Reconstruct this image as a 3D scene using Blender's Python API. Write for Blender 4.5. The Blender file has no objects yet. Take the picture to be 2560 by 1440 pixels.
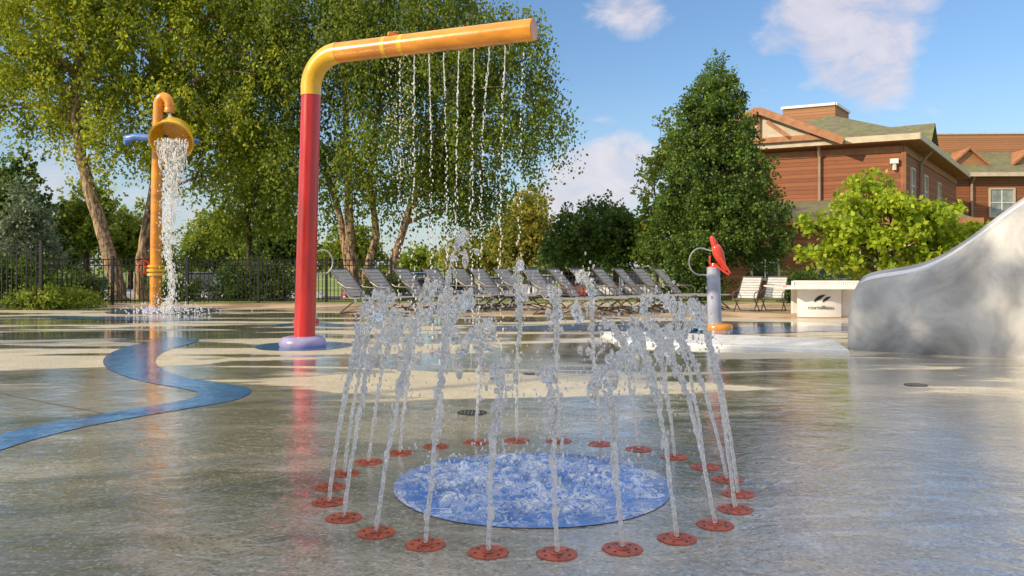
import bpy, math, random
import numpy as np
from mathutils import Vector
R=random.Random(7); rng=np.random.default_rng(11)
SC=bpy.context.scene; COL=SC.collection
F=2027.0; H=1.1; HY=665.0
def P(px,py,Y): return Vector(((px-1280)*Y/F, Y, H+(HY-py)*Y/F))
def G(px,py,z=0.0):
    Y=F*(H-z)/(py-HY); return Vector(((px-1280)*Y/F,Y,z))
def ss(a,b,x):
    t=min(1,max(0,(x-a)/(b-a))); return t*t*(3-2*t)
def gh(x,y): return -0.9*ss(27,32,y)*(1-ss(60,115,y))*(1-ss(9,12,x))
# ---------------------------------------------------------------- mesh builder
class MB:
    def __init__(s): s.v=[]; s.f=[]
    def add(s,vs,fs):
        o=len(s.v); s.v+= [tuple(v) for v in vs]; s.f+=[tuple(i+o for i in f) for f in fs]; return s
    def box(s,c,sz,rz=0):
        ca,sa=math.cos(rz),math.sin(rz); vs=[]
        for dx,dy,dz in [(-1,-1,-1),(1,-1,-1),(1,1,-1),(-1,1,-1),(-1,-1,1),(1,-1,1),(1,1,1),(-1,1,1)]:
            x,y,z=dx*sz[0]/2,dy*sz[1]/2,dz*sz[2]/2
            vs.append((c[0]+x*ca-y*sa,c[1]+x*sa+y*ca,c[2]+z))
        return s.add(vs,[(0,3,2,1),(4,5,6,7),(0,1,5,4),(1,2,6,5),(2,3,7,6),(3,0,4,7)])
    def bar(s,a,b,w,h,up=(0,0,1)):
        a=Vector(a);b=Vector(b);d=(b-a).normalized();u=Vector(up)
        x=d.cross(u)
        if x.length<1e-4: x=d.cross(Vector((1,0,0)))
        x.normalize(); y=x.cross(d).normalized(); vs=[]
        for p in (a,b):
            for i,j in ((-1,-1),(1,-1),(1,1),(-1,1)): vs.append(p+x*i*w/2+y*j*h/2)
        return s.add(vs,[(0,1,2,3),(7,6,5,4),(0,4,5,1),(1,5,6,2),(2,6,7,3),(3,7,4,0)])
    def tube(s,pts,rad,n=12,cap=True,closed=False):
        pts=[Vector(p) for p in pts]; m=len(pts)
        if not hasattr(rad,'__len__'): rad=[rad]*m
        t=[]
        for i in range(m):
            if closed: d=pts[(i+1)%m]-pts[i-1]
            else: d=pts[min(i+1,m-1)]-pts[max(i-1,0)]
            t.append(d.normalized() if d.length>1e-9 else Vector((0,0,1)))
        u=t[0].orthogonal().normalized(); vs=[]
        for i in range(m):
            u=(u-t[i]*u.dot(t[i]))
            if u.length<1e-6: u=t[i].orthogonal()
            u.normalize(); w=t[i].cross(u)
            for k in range(n):
                a=2*math.pi*k/n; vs.append(pts[i]+(u*math.cos(a)+w*math.sin(a))*rad[i])
        fs=[]
        for i in range(m if closed else m-1):
            j=(i+1)%m
            for k in range(n): fs.append((i*n+k,i*n+(k+1)%n,j*n+(k+1)%n,j*n+k))
        if cap and not closed: fs.append(tuple(range(n-1,-1,-1))); fs.append(tuple((m-1)*n+k for k in range(n)))
        return s.add(vs,fs)
    def lathe(s,c,prof,n=32,axis=(0,0,1)):
        ax=Vector(axis).normalized(); u=ax.orthogonal().normalized(); w=ax.cross(u); c=Vector(c); vs=[];fs=[]
        for r,z in prof:
            for k in range(n):
                a=2*math.pi*k/n; vs.append(c+ax*z+(u*math.cos(a)+w*math.sin(a))*r)
        for i in range(len(prof)-1):
            for k in range(n): fs.append((i*n+k,i*n+(k+1)%n,(i+1)*n+(k+1)%n,(i+1)*n+k))
        if prof[0][0]>1e-5: fs.append(tuple(range(n-1,-1,-1)))
        if prof[-1][0]>1e-5: fs.append(tuple((len(prof)-1)*n+k for k in range(n)))
        return s.add(vs,fs)
    def ball(s,c,r,sz=(1,1,1),n=8,m=6,tilt=0):
        vs=[(c[0],c[1],c[2]-r*sz[2])];fs=[]
        for i in range(1,m):
            a=-math.pi/2+math.pi*i/m
            for k in range(n):
                b=2*math.pi*k/n; vs.append((c[0]+r*sz[0]*math.cos(a)*math.cos(b),c[1]+r*sz[1]*math.cos(a)*math.sin(b),c[2]+r*sz[2]*math.sin(a)))
        vs.append((c[0],c[1],c[2]+r*sz[2]))
        for k in range(n): fs.append((0,1+(k+1)%n,1+k))
        for i in range(m-2):
            for k in range(n): fs.append((1+i*n+k,1+i*n+(k+1)%n,1+(i+1)*n+(k+1)%n,1+(i+1)*n+k))
        e=len(vs)-1
        for k in range(n): fs.append((e,e-n+k,e-n+(k+1)%n))
        return s.add(vs,fs)
    def poly(s,pts): return s.add(pts,[tuple(range(len(pts)))])
    def build(s,name,m,parent=None,org=(0,0,0),smooth=True,ang=40,bevel=0):
        me=bpy.data.meshes.new(name); o=org
        me.from_pydata([(v[0]-o[0],v[1]-o[1],v[2]-o[2]) for v in s.v],[],s.f); me.update()
        ob=bpy.data.objects.new(name,me); COL.objects.link(ob)
        if m: me.materials.append(m)
        if smooth:
            me.polygons.foreach_set('use_smooth',[True]*len(me.polygons)); me.set_sharp_from_angle(angle=math.radians(ang))
        if parent: ob.parent=parent
        else: ob.location=o
        if bevel:
            b=ob.modifiers.new('bevel','BEVEL'); b.width=bevel; b.segments=2; b.limit_method='ANGLE'
        return ob
def tag(o,label=None,cat=None,group=None,kind=None):
    if label:o['label']=label
    if cat:o['category']=cat
    if group:o['group']=group
    if kind:o['kind']=kind
    return o
def thing(name,loc,label,cat,group=None,rz=0):
    o=bpy.data.objects.new(name,None); COL.objects.link(o); o.location=loc; o.rotation_euler=(0,0,rz); o.empty_display_size=.2
    return tag(o,label,cat,group)
def dup(root,loc,rz,label,group=None):
    def cp(o,par):
        c=o.copy(); COL.objects.link(c); c.parent=par
        for ch in list(o.children): cp(ch,c)
        return c
    r=root.copy(); COL.objects.link(r); r.location=loc; r.rotation_euler=(0,0,rz); r['label']=label
    if group:r['group']=group
    for ch in list(root.children): cp(ch,r)
    return r
def ordn(n): return {1:'first',2:'second',3:'third',4:'fourth',5:'fifth',6:'sixth',7:'seventh',8:'eighth',9:'ninth',10:'tenth',11:'eleventh'}[n]
# ---------------------------------------------------------------- materials
class NT:
    def __init__(s,name):
        s.m=bpy.data.materials.new(name); s.m.use_nodes=True; s.t=s.m.node_tree; s.b=s.t.nodes['Principled BSDF']; s.out=s.t.nodes['Material Output']
    def n(s,ty,ins=None,**kw):
        x=s.t.nodes.new(ty)
        for k,v in kw.items(): setattr(x,k,v)
        if ins:
            for k,v in ins.items():
                if isinstance(v,bpy.types.NodeSocket): s.t.links.new(v,x.inputs[k])
                else: x.inputs[k].default_value=v
        return x
    def l(s,a,b): s.t.links.new(a,b)
    def co(s): 
        return s.n('ShaderNodeTexCoord').outputs['Object']
    def noise(s,sc,det=4,vec=None,dist=0,rough=.5):
        i={'Scale':sc,'Detail':det,'Distortion':dist,'Roughness':rough}
        if vec is not None:i['Vector']=vec
        return s.n('ShaderNodeTexNoise',i).outputs['Fac']
    def mr(s,v,a,b,c=0,d=1): 
        return s.n('ShaderNodeMapRange',{'Value':v,'From Min':a,'From Max':b,'To Min':c,'To Max':d}).outputs[0]
    def mix(s,f,a,b,bt='MIX'):
        x=s.n('ShaderNodeMix',data_type='RGBA',blend_type=bt)
        for i,v in ((0,f),(6,a),(7,b)):
            if isinstance(v,bpy.types.NodeSocket): s.l(v,x.inputs[i])
            else: x.inputs[i].default_value=v if i==0 else (*v,1) if len(v)==3 else v
        return x.outputs[2]
    def math(s,op,a,b=0,c=None):
        x=s.n('ShaderNodeMath',operation=op)
        for i,v in enumerate((a,b) if c is None else (a,b,c)):
            if isinstance(v,bpy.types.NodeSocket): s.l(v,x.inputs[i])
            else: x.inputs[i].default_value=v
        return x.outputs[0]
    def scale(s,vec,sc): 
        return s.n('ShaderNodeMapping',{'Vector':vec,'Scale':sc}).outputs[0]
    def bump(s,h,st,dist=.01):
        x=s.n('ShaderNodeBump',{'Height':h,'Strength':st,'Distance':dist}); s.l(x.outputs[0],s.b.inputs['Normal']); return x.outputs[0]
def dk(c,k): return tuple(x*k for x in c)
def paint(name,col,rough=.4,var=.75,sc=4,bump=0,bsc=60,metal=0,stretch=(1,1,1),spec=.5,coat=0):
    t=NT(name); v=t.scale(t.co(),stretch); f=t.mr(t.noise(sc,6,v),.35,.65)
    t.l(t.mix(f,dk(col,var),col),t.b.inputs['Base Color']); 
    t.l(t.mr(t.noise(sc*3,4,v),.3,.7,rough*.75,min(1,rough*1.25)),t.b.inputs['Roughness'])
    t.b.inputs['Metallic'].default_value=metal; t.b.inputs['Specular IOR Level'].default_value=spec; t.b.inputs['Coat Weight'].default_value=coat; t.b.inputs['Coat Roughness'].default_value=.12
    if bump: t.bump(t.noise(bsc,4,v),bump,.01)
    return t.m
def leafmat(name,dark,light,yel,trans=.4,nsc=.9):
    t=NT(name); a=t.n('ShaderNodeAttribute',attribute_name='rnd').outputs['Fac']
    c1=t.mix(t.mr(t.noise(nsc,3,t.co()),.38,.62),dark,light); c2=t.mix(t.mr(a,.5,1,0,.8),c1,yel); c3=t.mix(t.mr(a,0,.25,.4,0),c2,dk(dark,.6))
    t.l(c3,t.b.inputs['Base Color']); t.b.inputs['Roughness'].default_value=.55; t.b.inputs['Specular IOR Level'].default_value=.25
    tr=t.n('ShaderNodeBsdfTranslucent',{'Color':t.mix(.5,c3,yel)}); mx=t.n('ShaderNodeMixShader',{0:trans}); t.l(t.b.outputs[0],mx.inputs[1]); t.l(tr.outputs[0],mx.inputs[2]); t.l(mx.outputs[0],t.out.inputs[0])
    return t.m
def barkmat(name,a,b):
    t=NT(name); v=t.scale(t.co(),(6,6,1.6)); n1=t.noise(2.2,8,v,.6,.7)
    t.l(t.mix(t.mr(n1,.42,.6),b,a),t.b.inputs['Base Color']); t.b.inputs['Roughness'].default_value=.9; t.bump(n1,.9,.04); return t.m
M={}
M['red']=paint('red_paint',(.58,.022,.02),.28,.55,1.3,.12,25,stretch=(3,3,.6),coat=.4)
M['yellow']=paint('yellow_paint',(.85,.48,.02),.28,.8,3,.08,25,coat=.4)
M['orange']=paint('orange_paint',(.84,.32,.022),.28,.60,1.6,.12,25,stretch=(.7,3,3),coat=.4)
M['lav']=paint('lavender_paint',(.36,.33,.56),.35,.7,5,.1)
M['blue']=paint('blue_paint',(.08,.20,.58),.3,.7,4,coat=.3)
M['greypost']=paint('grey_blue_paint',(.40,.42,.52),.4,.7,4)
M['redgun']=paint('red_plastic',(.70,.06,.03),.3,.75,6,coat=.3)
M['metal']=paint('brushed_metal',(.5,.5,.5),.3,.7,8,metal=.9)
M['bronze']=paint('dark_bronze_frame',(.09,.075,.06),.35,.7,8)
M['sling']=paint('grey_strap',(.37,.37,.38),.6,.8,7)
M['slingd']=paint('light_strap',(.55,.54,.52),.6,.8,7)
M['black']=paint('black_metal',(.012,.012,.013),.45,.6,8)
M['white']=paint('white_panel',(.80,.79,.76),.4,.88,3)
M['logo']=paint('black_lettering',(.03,.03,.035),.5)
M['logo2']=paint('grey_lettering',(.12,.12,.13),.5)
M['plate']=paint('red_plastic_plate',(.50,.09,.04),.3,.45,14,.3,80)
M['dark']=paint('dark_grating',(.02,.02,.022),.4)
M['hole']=paint('nozzle_hole',(.05,.02,.015),.5)
M['joint']=paint('pavement_joint_filler',(.14,.12,.10),.5)
M['glassdark']=paint('window_glass',(.03,.04,.05),.06,.6,1.5)
M['glasscur']=paint('curtained_glass',(.34,.38,.38),.1,.5,2)
M['cream']=paint('cream_trim',(.60,.50,.37),.6,.8,3)
M['timber']=paint('orange_timber',(.43,.19,.085),.6,.7,3,.2)
M['pipe']=paint('brown_downspout',(.38,.27,.2),.5,.8,3)
M['asphalt']=paint('asphalt',(.07,.07,.072),.8,.7,3,.3,80)
M['tyre']=paint('tyre_rubber',(.015,.015,.015),.8)
M['birch']=barkmat('peeling_birch_bark',(.54,.37,.23),(.08,.05,.03))
M['bark']=barkmat('brown_bark',(.15,.105,.06),(.045,.03,.018))
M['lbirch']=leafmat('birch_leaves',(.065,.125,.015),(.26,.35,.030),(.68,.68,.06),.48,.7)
M['lbirch2']=leafmat('shaded_birch_leaves',(.040,.088,.016),(.14,.225,.03),(.42,.47,.055),.46,.6)  # darker copy of the birch leaves with shade put into the colour
M['lpear']=leafmat('dense_dark_leaves',(.024,.062,.016),(.080,.150,.026),(.24,.33,.045),.33,.7)
M['lred']=leafmat('bright_lime_leaves',(.13,.24,.018),(.34,.47,.03),(.62,.68,.055),.46,1.2)
M['ldark']=leafmat('dark_leaves',(.03,.07,.018),(.08,.145,.028),(.19,.27,.045),.35)
M['lyel']=leafmat('olive_leaves',(.17,.19,.035),(.36,.35,.06),(.58,.50,.09),.42)
M['lmid']=leafmat('mid_green_leaves',(.07,.14,.02),(.21,.31,.035),(.50,.52,.07),.45)
M['lblue']=leafmat('blue_green_needles',(.10,.14,.09),(.22,.29,.19),(.33,.36,.22),.2)
# wet concrete
def padmat():
    t=NT('wet_concrete'); co=t.co(); y=t.n('ShaderNodeSeparateXYZ',{0:co}).outputs
    big=t.noise(.50,5,t.scale(co,(.42,1.5,1)),.8,.55)
    near=t.mr(y[1],7.4,5.0,0,.28)
    wet=t.mr(t.math('ADD',big,near),.475,.525)
    sp=t.noise(70,4,co,0,.8); sp2=t.n('ShaderNodeTexVoronoi',{'Scale':80,'Vector':co}).outputs['Color']
    spc=t.n('ShaderNodeSeparateColor',{0:sp2}).outputs[0]
    mid=t.noise(2.2,7,co,.5,.62)
    dry_sunlit=t.mix(t.mr(mid,.3,.7),(.60,.52,.37),(.78,.69,.51))  # dry tan concrete, paled so its stretched patches also pass for sunlit streaks
    wt=t.mix(t.mr(mid,.3,.7),(.29,.262,.22),(.47,.43,.37))
    pn=t.noise(.75,5,t.scale(co,(.5,1.4,1)),1.0,.55); pud=t.mr(pn,.48,.55)
    wt=t.mix(t.math('MULTIPLY',pud,.62),wt,(.13,.125,.11))
    c=t.mix(wet,dry_sunlit,wt); c=t.mix(t.mr(spc,.72,.95,0,.42),c,(.68,.66,.61)); c=t.mix(t.mr(spc,.25,.02,0,.55),c,(.10,.095,.10)); c=t.mix(t.mr(sp,.38,.62,.35,0),c,(.11,.10,.095))
    t.l(c,t.b.inputs['Base Color'])
    t.l(t.n('ShaderNodeMix',{0:wet,2:.36,3:t.mr(pud,0,1,.10,.015)}).outputs[0],t.b.inputs['Roughness'])
    t.b.inputs['IOR'].default_value=1.5; t.b.inputs['Specular IOR Level'].default_value=.85
    t.l(t.math('MULTIPLY',wet,.8),t.b.inputs['Coat Weight']); t.b.inputs['Coat Roughness'].default_value=.015; t.b.inputs['Coat IOR'].default_value=1.36
    rip=t.noise(3.2,5,t.scale(co,(1,1.4,1)),3.0,.55); rip2=t.noise(20,3,co,2.0,.55)
    h=t.math('ADD',t.math('MULTIPLY',rip,1.0),t.math('MULTIPLY',rip2,.09)); h=t.math('ADD',h,t.math('MULTIPLY',sp,.008))
    st=t.mr(y[1],3,11,.30,.028)
    b=t.n('ShaderNodeBump',{'Height':h,'Strength':st,'Distance':.03}); t.l(b.outputs[0],t.b.inputs['Normal']); t.l(b.outputs[0],t.b.inputs['Coat Normal'])
    return t.m
M['pad']=padmat()
def bluemat(name,col,foam=0):
    t=NT(name); co=t.co(); sp=t.n('ShaderNodeTexVoronoi',{'Scale':90,'Vector':co}).outputs['Color']; s=t.n('ShaderNodeSeparateColor',{0:sp}).outputs[0]
    c=t.mix(t.mr(t.noise(3,4,co),.3,.7),dk(col,.55),col); c=t.mix(t.mr(s,.7,1,0,.35),c,(.3,.36,.45)); c=t.mix(t.mr(s,.2,0,0,.4),c,(.03,.06,.12))
    rip=t.noise(9,5,co,1.5)
    if foam:
        f1=t.noise(7,8,co,1.6,.72); f=t.math('SUBTRACT',1,t.mr(t.math('ABSOLUTE',t.math('SUBTRACT',f1,.5)),0,.06)); g=t.mr(t.noise(2.6,4,co,.5),.36,.58)
        f3=t.mr(t.noise(15,7,co,1.2,.72),.50,.66); zz=t.mr(t.n('ShaderNodeSeparateXYZ',{0:co}).outputs[2],.010,.030)
        fo=t.math('MULTIPLY',t.math('MAXIMUM',f,f3),g); fo=t.math('MAXIMUM',fo,t.math('MULTIPLY',zz,t.mr(t.noise(40,5,co,1),.4,.6))); c=t.mix(t.math('MULTIPLY',fo,.9),c,(.85,.9,.96)); rip=t.math('ADD',rip,t.math('MULTIPLY',f1,1.6))
    t.l(c,t.b.inputs['Base Color']); t.b.inputs['Roughness'].default_value=.05; t.b.inputs['Specular IOR Level'].default_value=.9; t.bump(rip,.5 if foam else .10,.03); return t.m
M['bluepad']=bluemat('wet_blue_surface',(.05,.18,.46)); M['bluefoam']=bluemat('foaming_blue_surface',(.02,.22,.78),1)
M['paleblue']=bluemat('pale_blue_surface',(.70,.75,.78))
def patio():
    t=NT('tan_patio'); co=t.co(); c=t.mix(t.mr(t.noise(.8,6,co),.3,.7),(.50,.35,.22),(.70,.53,.36)); 
    s=t.noise(60,3,co); t.l(t.mix(t.mr(s,.4,.7,0,.3),c,(.2,.15,.1)),t.b.inputs['Base Color']); t.l(t.mr(t.noise(.6,3,co),.45,.6,.2,.7),t.b.inputs['Roughness']); return t.m
M['patio']=patio()
def grass():
    t=NT('grass_ground'); co=t.co(); c=t.mix(t.mr(t.noise(.25,6,co),.35,.65),(.13,.21,.035),(.33,.37,.09)); t.l(t.mix(t.mr(t.noise(14,5,co),.35,.65,.0,.5),c,(.07,.11,.03)),t.b.inputs['Base Color'])
    t.b.inputs['Roughness'].default_value=.9; t.bump(t.noise(20,5,co),.6,.05); return t.m
M['grass']=grass()
def siding(name,c1,c2,pitch=.19):
    t=NT(name); co=t.co(); z=t.n('ShaderNodeSeparateXYZ',{0:co}).outputs[2]
    fr=t.math('FRACT',t.math('DIVIDE',t.math('ADD',z,20),pitch)); fl=t.math('FLOOR',t.math('DIVIDE',t.math('ADD',z,20),pitch))
    w=t.n('ShaderNodeTexWhiteNoise',{'W':fl},noise_dimensions='1D').outputs[0]
    g=t.noise(3,6,t.scale(co,(1,1,9))); k=t.math('ADD',t.math('MULTIPLY',w,.5),t.math('MULTIPLY',g,.6))
    c=t.mix(t.mr(k,.25,.85),c1,c2); c=t.mix(t.mr(fr,.16,.02,0,.75),c,dk(c1,.2)); t.l(c,t.b.inputs['Base Color']); t.b.inputs['Roughness'].default_value=.65
    t.bump(fr,.8,.03); return t.m
M['siding']=siding('reddish_wood_siding',(.22,.072,.033),(.36,.135,.06)); M['siding2']=siding('orange_wood_siding',(.35,.165,.08),(.50,.245,.12),.16)
def roofm():
    t=NT('mossy_shingles'); co=t.co(); n=t.noise(1.2,7,co,.4,.65); z=t.n('ShaderNodeSeparateXYZ',{0:co}).outputs[2]
    fr=t.math('FRACT',t.math('DIVIDE',z,.1)); v=t.n('ShaderNodeTexVoronoi',{'Scale':4.5,'Vector':co}).outputs['Color']; s=t.n('ShaderNodeSeparateColor',{0:v}).outputs[0]
    c=t.mix(t.mr(n,.4,.6),(.20,.175,.12),(.19,.21,.08)); c=t.mix(t.mr(s,0,1,0,.5),c,(.08,.08,.05)); c=t.mix(t.mr(fr,.2,0,0,.6),c,(.04,.04,.03)); t.l(c,t.b.inputs['Base Color']); t.b.inputs['Roughness'].default_value=.9; t.bump(s,.7,.04); return t.m
M['roof']=roofm()
def rock():
    t=NT('shade_mottled_grey_paint'); co=t.co(); n=t.noise(1.2,5,co,1.0,.55); c=t.mix(t.mr(n,.36,.62),(.30,.30,.305),(.56,.555,.55)); c=t.mix(t.mr(t.noise(4,6,co,.8),.5,.7,0,.3),c,(.20,.20,.205)); t.l(c,t.b.inputs['Base Color'])  # mottled grey paint; the dark mottling also stands in for leaf shadows
    t.b.inputs['Roughness'].default_value=.55; t.b.inputs['Specular IOR Level'].default_value=.35; t.bump(t.noise(1.8,4,co),.35,.08); return t.m
M['rock']=rock(); M['chute']=paint('white_chute',(.84,.85,.86),.3,.9,3)
def water(name,white,wc=(.85,.9,.95),rough=.03):
    t=NT(name); b=t.b; b.inputs['Base Color'].default_value=(1,1,1,1); b.inputs['Transmission Weight'].default_value=1; b.inputs['IOR'].default_value=1.33; b.inputs['Roughness'].default_value=rough
    t.bump(t.noise(45,3,t.co()),.2,.01)
    d=t.n('ShaderNodeBsdfDiffuse',{'Color':(*wc,1)}); tr=t.n('ShaderNodeBsdfTranslucent',{'Color':(*wc,1)}); m1=t.n('ShaderNodeMixShader',{0:.5}); t.l(d.outputs[0],m1.inputs[1]); t.l(tr.outputs[0],m1.inputs[2])
    wn=t.mr(t.noise(38,4,t.co(),.5),.38,.66,white*.25,min(1,white*1.8))
    mx=t.n('ShaderNodeMixShader',{0:wn}); t.l(b.outputs[0],mx.inputs[1]); t.l(m1.outputs[0],mx.inputs[2]); t.l(mx.outputs[0],t.out.inputs[0]); return t.m
M['water']=water('clear_water',.20,(1,1,1)); M['stem']=water('aerated_water',.46,(1,.99,.98)); M['foam']=water('white_falling_water',.75,(1,1,1)); M['spray']=water('spray_drops',.45,(1,1,1))
# ---------------------------------------------------------------- camera / light / world
cd=bpy.data.cameras.new('camera'); cam=bpy.data.objects.new('camera',cd); COL.objects.link(cam); cam.location=(0,0,H); cam.rotation_euler=(math.pi/2,0,0)
cd.sensor_width=36; cd.lens=36*F/2560; cd.shift_y=-(720-HY)/2560; cd.clip_end=2000; SC.camera=cam
EL=math.radians(26); AZ=math.atan2(-.86,-.5)
sl=bpy.data.lights.new('sun','SUN'); sl.energy=5; sl.angle=math.radians(.6); sl.color=(1,.83,.58); so=bpy.data.objects.new('sun',sl); COL.objects.link(so)
sdir=Vector((math.sin(AZ)*math.cos(EL),math.cos(AZ)*math.cos(EL),math.sin(EL))); so.rotation_euler=sdir.to_track_quat('Z','Y').to_euler(); so.location=sdir*50
w=bpy.data.worlds.new("World"); SC.world=w; w.use_nodes=True; nt=w.node_tree; bg=nt.nodes['Background']
class WN(NT):
    def __init__(s): s.t=nt
t=WN(); sky=t.n('ShaderNodeTexSky',sky_type='NISHITA',sun_disc=False,sun_elevation=EL,sun_rotation=AZ%(2*math.pi)); sky.air_density=1.2; sky.dust_density=.4; sky.ozone_density=4
gen=t.n('ShaderNodeTexCoord').outputs['Generated']; nrm=t.n('ShaderNodeVectorMath',{0:gen},operation='NORMALIZE').outputs[0]
def blob(px,py,r,k):
    d=Vector(((px-1280)/F,1,(HY-py)/F)).normalized()
    ds=t.n('ShaderNodeVectorMath',{0:nrm,1:tuple(d)},operation='DISTANCE').outputs['Value']
    return t.mr(ds,0,r/F,k,0)
acc=None
for b in [(2000,-10,170,.42),(2120,-10,200,.44),(2260,10,150,.40),(2130,90,130,.40),(2190,150,120,.40),(2170,222,100,.40),(2070,190,90,.34),(2240,190,80,.26),(1540,5,120,.42),(1630,30,110,.38),(1480,440,190,.48),(1590,430,140,.44),(1420,520,160,.46),(130,470,180,.4),(480,540,200,.4),(1910,125,70,.30)]:
    x=blob(*b); acc=x if acc is None else t.math('ADD',acc,x)
acc=t.math('MINIMUM',acc,.50)
sc=t.n('ShaderNodeMapping',{'Vector':nrm,'Scale':(1,1,1.9)}).outputs[0]
cn=t.noise(12,10,sc,.6,.62); 
hz=t.n('ShaderNodeSeparateXYZ',{0:nrm}).outputs[2]
high=t.math('MULTIPLY',t.mr(hz,.36,.6),.48); back=t.math('MULTIPLY',t.mr(t.n('ShaderNodeSeparateXYZ',{0:nrm}).outputs[1],.2,-.5),.26)  # unseen bright cloud added overhead and behind the camera as fill light
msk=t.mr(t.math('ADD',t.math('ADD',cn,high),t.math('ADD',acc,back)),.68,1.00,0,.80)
haze=t.mr(hz,.0,.22,.42,0)
s0=t.mix(1,sky.outputs[0],(.86,.93,1.03),'MULTIPLY')
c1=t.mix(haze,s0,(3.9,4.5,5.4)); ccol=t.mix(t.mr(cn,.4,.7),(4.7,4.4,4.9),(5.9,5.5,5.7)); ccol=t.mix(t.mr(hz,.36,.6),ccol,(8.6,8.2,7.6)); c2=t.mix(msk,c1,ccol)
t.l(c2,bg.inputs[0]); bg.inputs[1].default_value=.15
SC.view_settings.view_transform='Standard'; SC.view_settings.look='None'; SC.view_settings.exposure=0
# ---------------------------------------------------------------- ground
m=MB(); xs=[-600,-300,-150,-80,-50,-35]+[-28+2*i for i in range(18)]+[8.5,9,9.5,10,10.5,11,11.5,12,14,20,40,80,200,600]
ys=[-40,-10,10,20,26]+[27+.5*i for i in range(11)]+[34,38,45,55]+[60+5*i for i in range(12)]+[150,250,500,1200]
vs=[(x,y,gh(x,y)) for y in ys for x in xs]; nx=len(xs)
m.add(vs,[(j*nx+i,j*nx+i+1,(j+1)*nx+i+1,(j+1)*nx+i) for j in range(len(ys)-1) for i in range(nx-1)])
tag(m.build('ground',M['grass'],ang=180),kind='structure')
def sheet(name,pts,z,mt,n=None): 
    o=MB().poly([(p[0],p[1],z) for p in pts]).build(name,mt,smooth=False); tag(o,kind='structure'); return o
sheet('patio',[(-24,14),(24,14),(24,24.6),(-9,24.2),(-24,23)],.004,M['patio'])
pad2=[(-26,-10),(26,-10),(26,14.5),(14,15.9),(9,16.3),(5,16.7),(1,17.4),(-3,18.0),(-6,20.2),(-9,21.5),(-14,22),(-26,21.5)]
sheet('splash_pad',pad2,.008,M['pad'])
sheet('parking_lot',[(-26,33),(8,33),(8,54),(-26,54)],-.896,M['asphalt'])
def ribbon(name,pts,wd,z,mt):
    P3=[Vector((p[0],p[1],0)) for p in pts]; out=[]; ws=[]
    for i in range(len(P3)-1):
        a=P3[max(i-1,0)];b=P3[i];c=P3[i+1];d=P3[min(i+2,len(P3)-1)]
        for k in range(8):
            u=k/8; out.append(.5*((2*b)+(c-a)*u+(2*a-5*b+4*c-d)*u*u+(3*b-a-3*c+d)*u**3)); ws.append(wd[i]*(1-u)+wd[i+1]*u)
    out.append(P3[-1]); ws.append(wd[-1]); vs=[]
    for i,p in enumerate(out):
        d=(out[min(i+1,len(out)-1)]-out[max(i-1,0)]).normalized(); s=Vector((-d.y,d.x,0)); vs+= [p+s*ws[i]/2+Vector((0,0,z)),p-s*ws[i]/2+Vector((0,0,z))]
    mm=MB().add(vs,[(2*i,2*i+1,2*i+3,2*i+2) for i in range(len(out)-1)]); return tag(mm.build(name,mt,smooth=False),kind='structure')
rp=[(-160,1160),(0,1108),(150,1070),(300,1042),(430,1020),(535,1000),(560,980),(500,966),(400,948),(335,922),(325,900),(350,880),(400,864),(440,853),(400,846)]
ribbon('winding_blue_path',[G(*p) for p in rp],[x*.80 for x in [.42,.42,.42,.4,.42,.5,.55,.5,.5,.6,.7,.8,.9,.8,.5]],.012,M['bluepad'])
def disc(name,c,r,z,mt,sq=1,n=40,wob=0):
    return sheet(name,[(c[0]+r*math.cos(2*math.pi*k/n)*(1+wob*math.sin(3*2*math.pi*k/n)),c[1]+r*sq*math.sin(2*math.pi*k/n)*(1+wob*math.cos(2*2*math.pi*k/n))) for k in range(n)],z,mt)
disc('blue_circle',(-2.84,11.05),.66,.012,M['bluepad'],wob=.05)
disc('blue_circle',(-8.3,19.3),1.35,.012,M['bluepad'],.8,wob=.06)
disc('blue_circle',(.10,4.05),.69,.012,M['bluefoam'],n=64,wob=.012)
ribbon('far_blue_path',[G(1190,822),G(1300,822),G(1450,819),G(1620,822),G(1760,830),G(1950,824),G(2160,822)],[.3,.9,1.3,1.1,1.3,1.3,.8],.012,M['bluepad'])
ribbon('left_blue_path',[G(-60,796),G(100,793),G(260,797),G(420,800),G(560,800)],[.5,.7,.8,1,.3],.0125,M['bluepad'])
ribbon('mid_blue_path',[G(690,818),(G(760,812)),G(880,818)],[.2,.9,.3],.012,M['bluepad'])
ribbon('pavement_joint',[G(-60,972),G(120,1010),G(260,1036)],[.010]*3,.0105,M['joint'])
m=MB(); rpz=[G(1500,838),G(1560,864),G(2125,886),G(2085,858),G(1800,846),G(1600,838)]; a=[(p[0],p[1],.0) for p in rpz]; b=[(p[0]*.997,p[1]+.005,.06) for p in rpz]; n=len(a)
m.add(a+b,[tuple(range(n,2*n))]+[(i,(i+1)%n,n+(i+1)%n,n+i) for i in range(n)]); o=m.build('low_ramp',M['chute'],org=(3,11,0),bevel=.015); tag(o,'low pale slab on the pad at the foot of the grey slide','ramp')
for i,(px,py,r,l) in enumerate([(1180,1035,.11,'black round drain cover in the wet pad just behind the fountain ring'),(2290,965,.10,'dark round drain cover in front of the grey slide'),(1325,937,.08,'small dark drain cover farther back behind the fountain')]):
    c=G(px,py); rt=thing('drain_cover',(c.x,c.y,.0105),l,'drain'); MB().lathe((0,0,0),[(r,0),(r,.003),(r*.86,.003),(r*.86,.0015),(0,.0015)],24).build('rim',M['dark'],rt)
    g=MB()
    for k in range(-3,4): 
        hw=math.sqrt(max(0,.8**2-(k/4)**2))*r; g.box((k*r/4,0,.003),(r*.1,2*hw,.002))
    g.build('grate',M['metal'],rt)
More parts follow.
